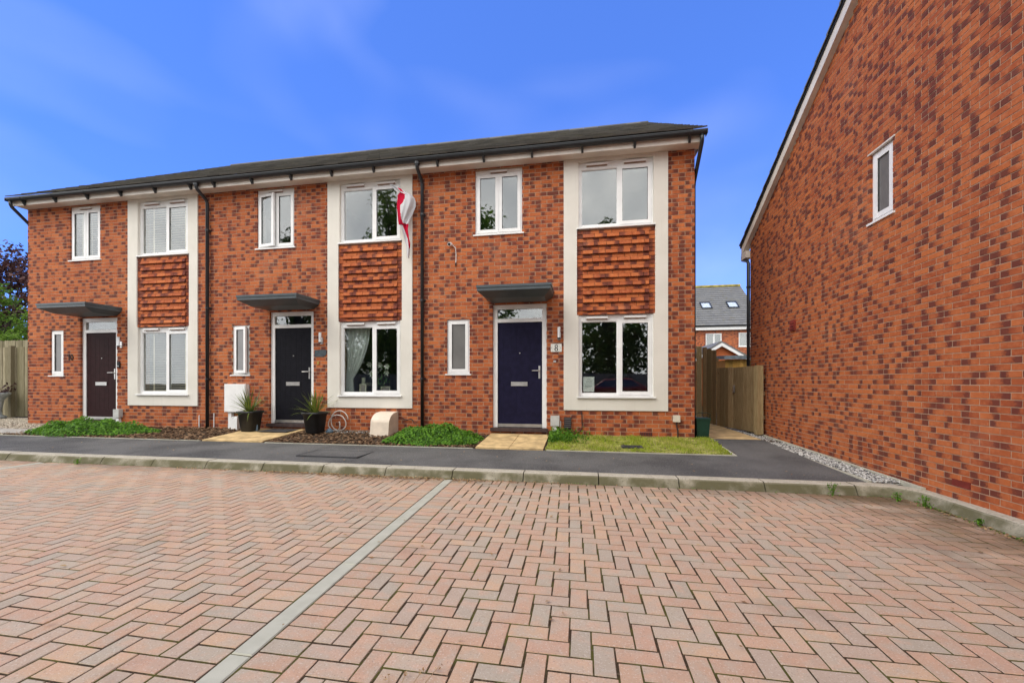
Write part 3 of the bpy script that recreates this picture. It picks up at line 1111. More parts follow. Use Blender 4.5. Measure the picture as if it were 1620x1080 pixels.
def door(parent, cx, dm):
    x0, x1, z0, z1 = cx - 0.52, cx + 0.52, 0.355, 2.725
    yf = YF + 0.045
    m = MB()
    m.box(x0, x0 + 0.085, yf, yf + 0.07, z0, z1)
    m.box(x1 - 0.085, x1, yf, yf + 0.07, z0, z1)
    m.box(x0 + 0.085, x1 - 0.085, yf + 0.0015, yf + 0.07, z1 - 0.085, z1)
    m.box(x0 + 0.085, x1 - 0.085, yf + 0.0015, yf + 0.07, 2.385, 2.455)
    d = m.build('door', M['upvc'], parent)
    lx0, lx1, lz0, lz1 = x0 + 0.085, x1 - 0.085, 0.425, 2.385
    m = MB()
    yl = yf + 0.022
    # leaf of tongue and groove boards with a plain border
    m.box(lx0 + 0.003, lx1 - 0.003, yl + 0.004, yl + 0.05, lz0, lz1 - 0.003)
    m.ring(lx0 + 0.003, lx1 - 0.003, lz0, lz1 - 0.003, 0.115, yl, yl + 0.004, tb=0.16, tt=0.13)
    n = 5
    bw = (lx1 - lx0 - 0.236) / n
    for k in range(n):
        m.box(lx0 + 0.118 + k * bw + 0.0012, lx0 + 0.118 + (k + 1) * bw - 0.0012, yl + 0.0012, yl + 0.004, lz0 + 0.163, lz1 - 0.136)
    m.build('leaf', M[dm], d)
    m = MB()
    m.box(lx0, lx1, yf + 0.03, yf + 0.036, 2.455, z1 - 0.085)
    m.build('toplight', M['glass'], d)
    m = MB()
    cxx = cx - 0.01
    m.ring(cxx - 0.16, cxx + 0.16, 1.155, 1.235, 0.014, yl - 0.012, yl + 0.0)
    m.box(cxx - 0.146, cxx + 0.146, yl - 0.008, yl, 1.169, 1.221)
    m.build('letter_plate', M['steel'], d)
    m = MB()
    hx = lx1 - 0.055
    m.box(hx - 0.017, hx + 0.017, yl - 0.010, yl, 1.30, 1.54)
    m.tube([(hx, yl - 0.006, 1.45), (hx, yl - 0.055, 1.45), (hx - 0.012, yl - 0.06, 1.45), (hx - 0.135, yl - 0.06, 1.448)], 0.0105, 8)
    m.build('handle', M['steel'], d)
    m = MB()
    m.tube([(cx, yl - 0.006, 1.79), (cx, yl + 0.004, 1.79)], 0.011, 10)
    m.build('spyhole', M['steel'], d)
    m = MB()
    m.box(lx0, lx1, yf - 0.012, yf + 0.06, z0 + 0.012, z0 + 0.040)
    m.box(lx0, lx1, yf - 0.002, yf + 0.06, z0 + 0.043, z0 + 0.068)
    m.build('threshold', M['steel'], d)
    m = MB()
    m.box(x0 - 0.04, x1 + 0.03, YF - 0.055, YF + 0.06, 0.285, z0 - 0.002)
    m.build('door_step', M['step'], d)
    return d


# ------------------------------------------------------------------ terrace of three houses
var_main = brick_variants(28, L_, HC, JT, 0.055, M['brick'])
ROOF_S = math.tan(rad(35))
YE, ZE = 7.345, 5.515              # lower edge of the roof tiles
YR = 13.55
ZR = ZE + (YR - YE) * 0.64


def roof_tiles(parent, x0, x1, ye, ze, yr, slope, width=0.30, gauge=0.335, mat='roof', name='roof', T=None, th=0.045):
    """interlocking tiles laid in overlapping courses on the front slope"""
    m = MB(T)
    n = int((yr - ye) * math.hypot(1, slope) / gauge)
    c, s_ = 1 / math.hypot(1, slope), slope / math.hypot(1, slope)
    for r in range(n + 1):
        a = r * gauge
        b = min(a + gauge + 0.07, (yr - ye) * math.hypot(1, slope))
        if b - a < 0.05:
            continue
        x = x0 - (width / 2 if r % 2 else 0)
        while x < x1 - 0.01:
            p, q = max(x, x0), min(x + width, x1)
            x += width
            if q - p < 0.02:
                continue
            lift = U(-0.003, 0.003)
            pts = []
            for along, h in ((a, th + lift), (b, 0.004 + lift)):
                for xx in (p + 0.003, q - 0.003):
                    pts.append((xx, ye + along * c - h * s_, ze + along * s_ + h * c))
            pts += [(pp[0], pp[1] + 0.02 * s_, pp[2] - 0.02 * c) for pp in pts[:2]]
            hmid = 0.010
            m.add([pts[0], pts[1], pts[3], pts[2], pts[4], pts[5]], [(0, 1, 2, 3), (4, 5, 1, 0)], rnd4())
            m.add([pts[0], pts[4], pts[2], pts[1], pts[5], pts[3]], [(0, 2, 1), (3, 4, 5)], rnd4())
    o = m.build(name, M[mat], parent)
    return tag(o, kind='stuff')


def house(i, h):
    labels = ['brick terraced house with dark brown door and slatted blinds, farthest from the brick side wall',
              'brick terraced house with black door, potted plants and a flag, middle of the terrace',
              'brick terraced house with navy door numbered 8, beside the side gate']
    root = thing('terraced_house', labels[i], 'house', ((h['x0'] + h['x1']) / 2, YF, 0.22), 'terrace of three brick houses')
    x0, x1, P = h['x0'], h['x1'], h['P']
    PX1 = P + 1.865
    W0, W1 = P + 0.275, P + 1.615          # window opening in the panel
    T0, T1 = P + 0.245, P + 1.645          # brick infill in the panel
    cx = h['door']
    panel = (P, PX1, 0.705, ZS)
    dh = (cx - 0.522, cx + 0.522, 0.30, 2.73)
    sm = (h['sm'][0], h['sm'][1], 1.385, 2.465)
    up = (h['up'][0], h['up'][1], 4.09, 5.345)
    holes = [panel, dh, sm, up]
    # mortar body of the wall
    m = MB()
    e = 0.004
    core_wall(m, x0 + 0.003, x1 - 0.003, 0.0, ZS + 0.2, [(a - e, b + e, c - e, d + e) for a, b, c, d in (dh, sm, up)] +
              [(W0 - e, W1 + e, 0.96 - e, 2.47 + e), (W0 - e, W1 + e, 4.085 - e, ZS - 0.005), (T0 - e, T1 + e, 2.47 - 2 * e, 4.085)], YF + 0.004, 0.24)
    if i == 0:
        m.quad((x0 + 0.003, 15.5, 0), (x0 + 0.003, YF + 0.02, 0), (x0 + 0.003, YF + 0.02, ZS + 0.2), (x0 + 0.003, 15.5, ZS + 0.2))
    if i == 2:
        m.quad((x1 - 0.003, YF + 0.02, 0), (x1 - 0.003, 19.8, 0), (x1 - 0.003, 19.8, ZS + 0.2), (x1 - 0.003, YF + 0.02, ZS + 0.2))
        m.add([(x1 - 0.003, YF + 0.02, ZS + 0.2), (x1 - 0.003, 19.8, ZS + 0.2), (x1 - 0.003, YR, ZR - 0.25)], [(0, 1, 2)])
    if i == 0:
        m.add([(x0 + 0.003, YF + 0.02, ZS + 0.2), (x0 + 0.003, YR, ZR - 0.25), (x0 + 0.003, 19.8, ZS + 0.2)], [(0, 1, 2)])
    wall = m.build('wall', M['mortar'], root)
    # bricks
    rects = brick_rects(x0, x1, 0.10, ZS, holes, L_, HC, JT, 0.10, xoff=x0 * 0 + 0.034)
    cand = sorted([r for r, w in rects if w and r[2] > 0.3], key=lambda r: proj_area((r[0] + r[1]) / 2, YF, (r[2] + r[3]) / 2))[:300]
    cs = set(cand)
    for r in cand:
        o = obj('brick', random.choice(var_main), wall)
        o.location = ((r[0] + r[1]) / 2, YF + U(-0.0015, 0.0015), (r[2] + r[3]) / 2)
    m = MB()
    for r, w in rects:
        if r not in cs:
            add_brick(m, *r, YF, 0.055, L_)
    # gable end bricks seen only from the side
    tag(m.build('brickwork', M['brick'], wall), kind='stuff')

    # rendered panel
    m = MB()
    yp = YF - 0.022
    core_wall(m, P, PX1, 0.705, ZS - 0.002, [(T0, T1, 2.475, 4.075), (W0, W1, 0.93, 2.475), (W0, W1, 4.075, ZS - 0.06)], yp, 0.13)
    m.build('render_panel', M['render'], root)
    # projecting courses of brick between the two windows
    m = MB()
    m.box(T0 + 0.001, T1 - 0.001, YF + 0.03, YF + 0.10, 2.476, 4.074)
    back = m.build('infill_panel', M['mortar'], root)
    m = MB()
    side = 0.105
    zb = 2.482
    n = 21
    k = 0
    for k in range(n):
        for (p, q) in ((T0 + 0.002, T0 + side), (T1 - side, T1 - 0.002)):
            add_brick(m, p, q, zb + k * HC, zb + (k + 1) * HC - JT, YF + 0.004, 0.05, L_)
    tag(m.build('border_brick', M['brick'], back), kind='stuff')
    for s_ in range(11):
        za = zb + (s_ * 2 - 1) * HC
        zc = za + 2 * HC - JT * 0.4
        za, zc = max(za, zb), min(zc, zb + n * HC - 0.004)
        m = MB()
        for cidx in range(2):
            a = za + cidx * (zc - za) / 2
            b = a + (zc - za) / 2 - 0.006
            off = (L_ / 2 if cidx else 0) + U(0, 0.05)
            xx = T0 + side + 0.004 - off
            while xx < T1 - side - 0.004:
                p, q = max(xx, T0 + side + 0.004), min(xx + L_ - 0.008, T1 - side - 0.004)
                xx += L_
                if q - p < 0.02:
                    continue
                da, db = dark_vals(p, q, L_)
                rr, gg, bb = R(), R() ** 3, R()
                va, vb = (rr, gg, bb, da), (rr, gg, bb, db)

                def yy(z):
                    return YF + 0.014 - 0.046 * (zc - z) / (zc - za)
                vs = [(p, yy(a), a), (q, yy(a), a), (q, yy(b), b), (p, yy(b), b), (p, YF + 0.05, a), (q, YF + 0.05, a), (q, YF + 0.05, b), (p, YF + 0.05, b)]
                m.add(vs, [(0, 1, 2, 3), (1, 5, 6, 2), (4, 0, 3, 7), (3, 2, 6, 7), (4, 5, 1, 0)], [va, vb, vb, va, va, vb, vb, va])
        m.build('hung_tile_course', M['brick'], back)

    # windows
    lay = [(0, 0.545, 'f'), (0.545, 1, 's')]
    window(root, W0, W1, 4.105, ZS - 0.062, YF + 0.035, lay, vents=2, head=0.125, sill_out=0.075, sill_over=0.03)
    window(root, W0, W1, 0.965, 2.472, YF + 0.035, lay, vents=2, head=0.115, sill_out=0.095, sill_over=0.03)
    window(root, up[0], up[1], up[2] + 0.01, up[3], YF + 0.030, [(0, 0.5, 's'), (0.5, 1, 's')], vents=1, head=0.105,
           open_left=(0.16 if i == 1 else 0.0))
    window(root, sm[0], sm[1], sm[2] + 0.01, sm[3], YF + 0.030, [(0, 1, 's')], vents=0, head=0.055,
           open_left=(0.22 if i == 1 else 0.0), glass=('obscure'))
    door(root, cx, h['dm'])

    # canopy: shallow tray with a splayed underside
    m = MB()
    a, b, p = cx - 0.655, cx + 0.655, 0.70
    zt, zf, zu = 2.93, 2.845, 2.755
    y0, y1 = YF - p, YF + 0.002
    top = [(a, y0, zt - 0.012), (b, y0, zt - 0.012), (b, y1, zt), (a, y1, zt)]
    low = [(a, y0, zf), (b, y0, zf), (b, y1, zf), (a, y1, zf)]
    und = [(a + 0.13, y0 + 0.22, zu), (b - 0.13, y0 + 0.22, zu), (b - 0.13, y1, zu), (a + 0.13, y1, zu)]
    m.add(top + low + und, [(0, 1, 2, 3), (4, 5, 1, 0), (5, 6, 2, 1), (7, 4, 0, 3), (8, 9, 5, 4), (9, 10, 6, 5), (11, 8, 4, 7), (11, 10, 9, 8)])
    can = m.build('door_canopy', M['canopy'], root)
    m = MB()
    m.box(a - 0.012, b + 0.012, y0 - 0.012, y0 + 0.02, zt - 0.030, zt + 0.012)
    m.box(a - 0.012, a + 0.012, y0 + 0.02, y1, zt - 0.030, zt + 0.012)
    m.box(b - 0.012, b + 0.012, y0 + 0.02, y1, zt - 0.030, zt + 0.012)
    m.build('canopy_trim', M['canopy'], can)

    # outside lamp beside the door
    lx = cx + 0.585 + (0.16 if i == 2 else 0.07 if i == 0 else 0.125)
    m = MB()
    m.box(lx - 0.012, lx + 0.045, YF - 0.030, YF - 0.001, 2.02, 2.16)
    m.tube([(lx + 0.016, YF - 0.03, 2.06), (lx + 0.016, YF - 0.08, 2.06)], 0.012, 8)
    lamp = m.build('wall_lamp', M['steel'], root)
    m = MB()
    m.tube([(lx + 0.016, YF - 0.08, 2.06), (lx + 0.016, YF - 0.08, 2.255)], 0.026, 12)
    m.build('lamp_shade', M['lamp_white'], lamp)
    m = MB()
    m.tube([(lx + 0.016, YF - 0.08, 2.035), (lx + 0.016, YF - 0.08, 2.0595)], 0.030, 12)
    m.build('lamp_base', M['black'], lamp)

    # eaves: soffit, fascia, gutter with brackets
    ex0 = x0 - (0.02 if i == 0 else 0)
    ex1 = x1 + (0.09 if i == 2 else 0)
    m = MB()
    m.box(ex0, ex1, YF - 0.235, YF + 0.02, ZS + 0.001, ZS + 0.018)
    m.build('soffit', M['fascia'], root)
    m = MB()
    m.box(ex0, ex1, YF - 0.255, YF - 0.2355, ZS - 0.022, ZS + 0.13)
    m.build('fascia_board', M['fascia'], root)
    gy, gzz, gr = YF - 0.318, ZS + 0.118, 0.060
    m = MB()
    seg = 9
    prof = [(gy + gr * math.cos(math.pi + math.pi * k / seg), gzz + gr * math.sin(math.pi + math.pi * k / seg)) for k in range(seg + 1)]
    inner = [(gy + (gr - 0.006) * math.cos(2 * math.pi - math.pi * k / seg), gzz + (gr - 0.006) * math.sin(2 * math.pi - math.pi * k / seg)) for k in range(seg + 1)]
    poly = prof + inner
    gx0, gx1 = ex0 - (0.02 if i == 0 else 0), ex1 + (0.02 if i == 2 else 0)
    m.prism([(gx0, yy, zz) for yy, zz in poly][::-1], (gx1 - gx0, 0, 0))
    m.box(gx0, gx1, gy - gr - 0.006, gy - gr + 0.004, gzz - 0.004, gzz + 0.008)
    gut = m.build('gutter', M['black'], root)
    xb = x0 + 0.35
    while xb < x1:
        m = MB()
        pr = [(xb, gy + (gr + 0.006) * math.cos(math.pi + math.pi * k / 8), gzz + (gr + 0.006) * math.sin(math.pi + math.pi * k / 8)) for k in range(9)]
        pr += [(xb, gy + gr + 0.002, gzz - 0.150), (xb, gy + gr - 0.014, gzz - 0.155)]
        m.prism([pr[-2], pr[-1]] + pr[:9] if False else pr[::-1], (0.040, 0, 0))
        m.build('gutter_bracket', M['black'], gut)
        xb += 0.91
    if i == 0:
        m = MB()
        m.box(gx0 - 0.006, gx0 + 0.004, gy - gr - 0.004, gy + gr + 0.004, gzz - gr - 0.004, gzz + 0.01)
        m.build('stop_end', M['black'], gut)
    if i == 2:
        m = MB()
        m.box(gx1 - 0.004, gx1 + 0.006, gy - gr - 0.004, gy + gr + 0.004, gzz - gr - 0.004, gzz + 0.01)
        m.build('stop_end', M['black'], gut)

    # roof
    rx0, rx1 = ex0 - (0.02 if i == 0 else 0), ex1 + (0.02 if i == 2 else 0)
    roof_tiles(root, rx0, rx1, YE, ZE, YR, 0.64, th=0.05)
    m = MB()
    m.add([(rx0 + 0.01, YE + 0.05, ZE + 0.0), (rx1 - 0.01, YE + 0.05, ZE + 0.0), (rx1 - 0.01, YR, ZR - 0.03), (rx0 + 0.01, YR, ZR - 0.03),
           (rx1 - 0.01, 19.8, ZE), (rx0 + 0.01, 19.8, ZE)], [(0, 1, 2, 3), (3, 2, 4, 5)])
    m.build('roof_deck', M['roof'], root)
    m = MB()
    x = rx0
    while x < rx1 - 0.05:
        q = min(x + 0.45, rx1)
        m.tube([(x + 0.004, YR, ZR + 0.0), (q - 0.004, YR, ZR + 0.0)], 0.085, 10, rnd4())
        x = q
    tag(m.build('ridge', M['roof'], root), kind='stuff')
    if i != 1:
        # boxed verge at the end of the eaves
        xe = ex0 if i == 0 else ex1
        m = MB()
        a, b = (xe, xe + 0.016) if i == 0 else (xe - 0.016, xe)
        pts = [(a, YF - 0.234, ZS + 0.0185), (a, YF + 0.3, ZS + 0.0185), (a, YF + 0.3, ZS + 0.46), (a, YF - 0.234, ZS + 0.128)]
        m.prism(pts, (b - a, 0, 0))
        m.build('eaves_box_end', M['fascia'], root)
        m = MB()
        for q in (0, 1):
            pts = [(a, YF + 0.301, ZE + 0.62 * (YF + 0.3 - YE) - 0.20), (a, YR, ZR - 0.22), (a, YR, ZR - 0.02), (a, YF + 0.301, ZE + 0.62 * (YF + 0.3 - YE) - 0.01)]
        m.prism(pts, (b - a, 0, 0))
        m.build('barge_board', M['fascia'], root)
        # swan neck from the gutter round to the gable
        sgn = -1 if i == 0 else 1
        gx = gx0 + 0.07 if i == 0 else gx1 - 0.07
        wx = x0 - 0.05 if i == 0 else x1 + 0.05
        m = MB()
        m.tube([(gx, gy, gzz - 0.04), (gx, gy, gzz - 0.13), (gx * 0.9 + wx * 0.1, gy + 0.03, gzz - 0.18), (wx, YF + 0.22, gzz - 0.60), (wx, YF + 0.26, gzz - 0.68), (wx, YF + 0.26, 0.25)], 0.034, 12)
        m.build('downpipe', M['black'], root, True)
    if i < 2:
        px = (-8.075, -3.115)[i]
        m = MB()
        m.tube([(px, gy, gzz - 0.03), (px, gy, gzz - 0.12), (px, gy + 0.03, gzz - 0.17), (px, YF - 0.085, gzz - 0.30), (px, YF - 0.055, gzz - 0.36), (px, YF - 0.055, gz(7.6))], 0.034, 14)
        dp = m.build('downpipe', M['black'], root, True)
        m = MB()
        m.tube([(px, gy, gzz - 0.055), (px, gy, gzz - 0.10)], 0.048, 12)
        m.build('gutter_outlet', M['black'], dp)
        for zc in (4.55, 2.85, 1.3):
            m = MB()
            m.tube([(px, YF - 0.055, zc - 0.018), (px, YF - 0.055, zc + 0.018)], 0.041, 12)
            m.box(px - 0.055, px + 0.055, YF - 0.035, YF - 0.002, zc - 0.014, zc + 0.014)
            m.build('pipe_clip', M['black'], dp)

    # dark rooms behind the glass
    m = MB()
    for (za, zb2) in ((0.36, 2.72), (2.78, 5.40)):
        a, b, c, d = x0 + 0.12, x1 - 0.12, YF + 0.25, YF + 3.6
        m.add([(a, c, za), (b, c, za), (b, d, za), (a, d, za), (a, c, zb2), (b, c, zb2), (b, d, zb2), (a, d, zb2)],
              [(0, 1, 2, 3), (7, 6, 5, 4), (3, 2, 6, 7), (1, 5, 6, 2), (0, 3, 7, 4)])
        m.box(P - 0.5, P - 0.42, c, d, za + 0.001, zb2 - 0.001)
    m.build('room', M['room'], root)
    return root


roots = [house(i, h) for i, h in enumerate(HOUSE)]
H1, H2, H3 = roots

# fittings of the house with the navy door
m = MB()
m.box(-0.572, -0.366, YF - 0.016, YF - 0.001, 1.80, 1.95)
plate = m.build('number_plate', M['plate'], H3, label='white plate with a black number 8')
m = MB()
digit_ring(m, -0.469, 1.845, 0.034, 0.033, 0.018, 0.008, YF - 0.0185, 0.002)
digit_ring(m, -0.469, 1.903, 0.030, 0.031, 0.016, 0.008, YF - 0.0185, 0.002)
m.build('numeral', M['ink'], plate)
m = MB()
for x in (-0.555, -0.383):
    m.tube([(x, YF - 0.019, 1.872), (x, YF - 0.0165, 1.872)], 0.006, 8)
m.build('screw', M['dark_vent'], plate)
m = MB()
m.lathe((-0.50, 0, 0), [(0.03, 0), (0.03, 0.01)], 10) if False else m.box(-0.525, -0.475, YF - 0.016, YF - 0.001, 1.60, 1.635)
m.build('doorbell', M['steel'], H3)
m = MB()
m.box(-0.565, -0.414, YF - 0.085, YF - 0.001, 0.42, 0.60)
m.box(-0.572, -0.407, YF - 0.090, YF - 0.0855, 0.41, 0.607)
bx = m.build('supply_box', M['grey_box'], H3)
m = MB()
m.box(-0.535, -0.455, YF - 0.06, YF - 0.004, 0.22, 0.418)
m.build('cable_entry', M['upvc'], bx)
m = MB()
m.tube([(-0.39, YF - 0.02, 0.50), (-0.385, YF - 0.03, 0.42), (-0.40, YF - 0.03, 0.32), (-0.39, YF - 0.03, 0.22)], 0.009, 6)
m.build('cable', M['upvc'], bx)
m = MB()
m.box(-0.322, -0.187, YF - 0.05, YF - 0.001, 0.355, 0.575)
vent = m.build('boiler_vent', M['dark_vent'], H3)
for k in range(5):
    m = MB()
    m.prism([(-0.312, YF - 0.064, 0.385 + k * 0.038), (-0.312, YF - 0.0505, 0.405 + k * 0.038), (-0.312, YF - 0.0505, 0.380 + k * 0.038)], (0.115, 0, 0))
    m.build('louvre', M['dark_vent'], vent)
m = MB()
m.box(-0.32, -0.10, YF - 0.008, YF - 0.001, 0.252, 0.318)
m.build('air_brick', M['redvent'], H3)
for a in (-0.32, 1.05):
    m = MB()
    for k in range(7):
        m.box(a + 0.008 + k * 0.030, a + 0.026 + k * 0.030, YF - 0.009, YF + 0.01, 0.262, 0.308)
    m.build('air_brick_slot', M['dark_vent'], H3)
m = MB()
m.box(1.045, 1.265, YF - 0.007, YF - 0.001, 0.252, 0.318)
m.build('air_brick', M['redvent'], H3)
m = MB()
m.tube([(0.0, YF - 0.012, 0.67), (0.005, YF - 0.014, 0.62), (0.012, YF - 0.014, 0.42), (0.0, YF - 0.014, 0.34), (-0.07, YF - 0.014, 0.28), (-0.1, YF - 0.02, 0.24)], 0.008, 6)
m.build('wall_cable', M['black'], H3)
m = MB()
m.box(1.618, 1.735, YF - 0.055, YF - 0.001, 0.515, 0.635)
cb = m.build('socket_box', M['cream_box'], H3)
m = MB()
m.tube([(1.68, YF - 0.02, 0.515), (1.685, YF - 0.02, 0.42), (1.70, YF - 0.025, 0.36), (1.70, YF - 0.03, 0.20)], 0.013, 8)
m.build('cable', M['dark_vent'], cb)
# security camera with its cable
m = MB()
m.tube([(-2.53, YF - 0.001, 3.93), (-2.53, YF - 0.05, 3.925)], 0.035, 12)
m.tube([(-2.53, YF - 0.05, 3.925), (-2.53, YF - 0.14, 3.90)], [0.040, 0.036], 12)
sec = m.build('security_camera', M['upvc'], H3)
m = MB()
m.tube([(-2.53, YF - 0.139, 3.90), (-2.53, YF - 0.146, 3.898)], 0.026, 12)
m.build('camera_lens', M['ink'], sec)
m = MB()
m.tube([(-2.50, YF - 0.01, 3.92), (-2.44, YF - 0.012, 3.86), (-2.43, YF - 0.012, 3.72), (-2.435, YF - 0.012, 3.57)], 0.007, 6)
m.build('camera_cable', M['upvc'], sec)
m = MB()
m.tube([(-2.435, YF - 0.014, 3.57), (-2.435, YF - 0.014, 3.51)], 0.014, 8)
m.build('cable_joint', M['ink'], sec)

# fittings of the middle house
m = MB()
m.box(-7.60, -7.075, YF - 0.10, YF - 0.001, 0.585, 1.19)
m.box(-7.585, -7.09, YF - 0.112, YF - 0.1005, 0.60, 1.175)
mt = m.build('meter_cabinet', M['upvc'], H2)
m = MB()
m.box(-7.545, -7.465, YF - 0.06, YF - 0.002, 0.20, 0.584)
m.build('cable_duct', M['upvc'], mt)
m = MB()
m.prism([(-5.51, YF - 0.014, 1.765), (-5.30, YF - 0.014, 1.762), (-5.24, YF - 0.014, 1.80), (-5.236, YF - 0.014, 1.90), (-5.40, YF - 0.014, 1.905), (-5.51, YF - 0.014, 1.89)], (0, 0.013, 0))
m.build('slate_plaque', M['slate'], H2, label='blank looking dark slate plaque')
m = MB()
m.box(-5.445, -5.405, YF - 0.02, YF - 0.001, 1.60, 1.665)
m.build('doorbell', M['brass'], H2)
m = MB()
prof = [(0.0, 0.22), (-0.05, 0.22)]
cv = []
for k in range(9):
    t = math.pi / 2 * k / 8
    cv.append((YF - 0.12 - 0.30 * math.cos(t) + 0.0, 0.42 + 0.21 * math.sin(t)))
poly = [(-4.02, YF - 0.46, 0.15), (-4.02, YF - 0.42, 0.42)] + [(-4.02, y_, z_) for y_, z_ in cv[1:]] + [(-4.02, YF - 0.01, 0.64), (-4.02, YF - 0.01, 0.15)]
m.prism(poly[::-1], (0.38, 0, 0))
m.build('gas_box', M['gasbox'], H2, label='beige curved gas box at the foot of the wall')
m = MB()
m.tube([(-3.56, YF - 0.02, 0.52), (-3.45, YF - 0.03, 0.47), (-3.36, YF - 0.03, 0.50), (-3.28, YF - 0.04, 0.42), (-3.22, YF - 0.03, 0.45)], 0.010, 6)
m.build('gas_pipe', M['dark_vent'], H2)
m = MB()
m.tube([(-7.95, YF - 0.012, 0.55), (-7.95, YF - 0.014, 0.24)], 0.010, 6)
m.build('wall_cable', M['upvc'], H2)

# fittings of the house with the brown door
m = MB()
m.box(-11.935, -11.912, YF - 0.012, YF - 0.001, 1.745, 1.89)
m.box(-11.955, -11.935, YF - 0.012, YF - 0.001, 1.865, 1.885)
digit_ring(m, -11.845, 1.817, 0.042, 0.073, 0.019, 0.016, YF - 0.012, 0.011)
m.build('numeral', M['ink'], H1, label='black house numeral 10')
m = MB()
m.box(-10.525, -10.455, YF - 0.025, YF - 0.001, 1.56, 1.70)
db = m.build('doorbell', M['ink'], H1)
m = MB()
m.tube([(-10.49, YF - 0.030, 1.60), (-10.49, YF - 0.0255, 1.60)], 0.014, 10)
m.build('bell_push', M['steel'], db)
m = MB()
m.box(-10.545, -10.39, YF - 0.09, YF - 0.001, 0.43, 0.61)
bx = m.build('supply_box', M['grey_box'], H1)
m = MB()
m.box(-10.51, -10.43, YF - 0.06, YF - 0.002, 0.22, 0.428)
m.build('cable_entry', M['upvc'], bx)
m = MB()
m.tube([(-8.33, YF - 0.012, 0.50), (-8.33, YF - 0.014, 0.22)], 0.010, 6)
m.build('wall_cable', M['upvc'], H1)

# ------------------------------------------------------------------ neighbouring house: tall brick side wall
nh = thing('neighbouring_house', 'house whose tall brick side wall with one narrow window fills the right of the picture', 'house', (XW + 4, 4.2, 0.1))
LW, HW, JW = 0.183, 0.0612, 0.0098
YB, YA = 9.42, -1.0             # far and near corner of the wall


def TW(a, d, z):                # wall coordinates: along (towards the camera), into the wall, up
    return (XW + d, -a, z)


EW, SW = 4.26, 0.59             # eaves level at the far corner and roof slope
YRW = 4.2


def rake(y):
    return EW + SW * (min(YB - y, y - (2 * YRW - YB)))


wwin = (-5.77, -5.385, 3.20, 4.085)
m = MB(TW)
e = 0.004
core_wall(m, -YB, -YA, 0.0, EW - 0.05, [(wwin[0] - e, wwin[1] + e, wwin[2] - e, wwin[3] + e)], 0.004, 0.2)
m.add([(-YB, 0.004, EW - 0.05), (-YA, 0.004, EW - 0.05), (-YA, 0.004, rake(YA)), (-YRW, 0.004, rake(YRW)), (-YB, 0.004, EW)], [(0, 1, 2, 3, 4)])
m.add([(-YB + 0.003, 0.02, 0), (-YB + 0.003, 6, 0), (-YB + 0.003, 6, EW), (-YB + 0.003, 0.02, EW)], [(0, 1, 2, 3)])
m.add([(-YA - 0.003, 0.02, 0), (-YA - 0.003, 6, 0), (-YA - 0.003, 6, EW), (-YA - 0.003, 0.02, EW)], [(3, 2, 1, 0)])
nwall = m.build('wall', M['mortar'], nh)
rects = brick_rects(-YB, -YA, 0.04, rake(YRW), [wwin], LW, HW, JW, 0.04, xoff=0.05,
                    limit=lambda r: r[3] < min(rake(-r[0]), rake(-r[1])) + 0.02)


def vis_w(r):
    return in_view(XW, -(r[0] + r[1]) / 2, (r[2] + r[3]) / 2)


var_w = brick_variants(28, LW, HW, JW, 0.05, M['brick'])
cand = sorted([r for r, w in rects if w and vis_w(r)], key=lambda r: proj_area(XW, -(r[0] + r[1]) / 2, (r[2] + r[3]) / 2))[:300]
cs = set(cand)
for r in cand:
    o = obj('brick', random.choice(var_w), nwall)
    o.location = (XW + U(-0.0015, 0.0015), -(r[0] + r[1]) / 2, (r[2] + r[3]) / 2)
    o.rotation_euler = (0, 0, -math.pi / 2)
m = MB(TW)
for r, w in rects:
    if r not in cs:
        add_brick(m, *r, 0.0, 0.05, LW)
tag(m.build('brickwork', M['brick'], nwall), kind='stuff')
window(nh, wwin[0], wwin[1], wwin[2] + 0.008, wwin[3] - 0.03, 0.035, [(0, 1, 's')], T=TW, vents=0, head=0.05, glass='obscure', sill_over=0.03, sill_out=0.055)
m = MB(TW)
m.box(wwin[0] - 0.03, wwin[1] + 0.03, -0.006, 0.03, wwin[3] - 0.026, wwin[3] - 0.008)
m.build('lintel_trim', M['fascia'], nh)
m = MB(TW)
m.box(-4.62, -4.43, -0.004, 0.01, 0.225, 0.29)
m.build('air_brick', M['redvent'], nh)
m = MB(TW)
m.box(-7.70, -7.55, -0.025, 0.0, 2.10, 2.28)
v = m.build('extract_vent', M['redvent'], nh)
for k in range(3):
    m = MB(TW)
    m.box(-7.69, -7.56, -0.034, -0.0255, 2.125 + k * 0.05, 2.15 + k * 0.05)
    m.build('louvre', M['redvent'], v)
# roof: verge boards, undercloak and tiles
m = MB()
YO = YB + 0.26
for (ya, yb) in ((YO, YRW), (2 * YRW - YO, YRW)):
    za, zb = rake(YB) - SW * 0.26, rake(YRW)
    m.prism([(XW - 0.085, ya, za - 0.09), (XW - 0.085, yb, zb - 0.09), (XW - 0.085, yb, zb + 0.075), (XW - 0.085, ya, za + 0.075)], (0.02, 0, 0))
m.build('barge_board', M['fascia'], nh)
m = MB()
for (ya, yb) in ((YO, YRW), (2 * YRW - YO, YRW)):
    za, zb = rake(YB) - SW * 0.26, rake(YRW)
    m.prism([(XW - 0.064, ya, za - 0.088), (XW - 0.064, yb, zb - 0.088), (XW - 0.064, yb, zb - 0.070), (XW - 0.064, ya, za - 0.070)], (0.10, 0, 0))
m.build('verge_soffit', M['fascia'], nh)
m = MB()
for (ya, yb) in ((YO + 0.02, YRW), (2 * YRW - YO - 0.02, YRW)):
    za, zb = rake(YB) - SW * 0.28, rake(YRW)
    m.prism([(XW - 0.105, ya, za + 0.076), (XW - 0.105, yb, zb + 0.076), (XW - 0.105, yb, zb + 0.125), (XW - 0.105, ya, za + 0.125)], (7.5, 0, 0))
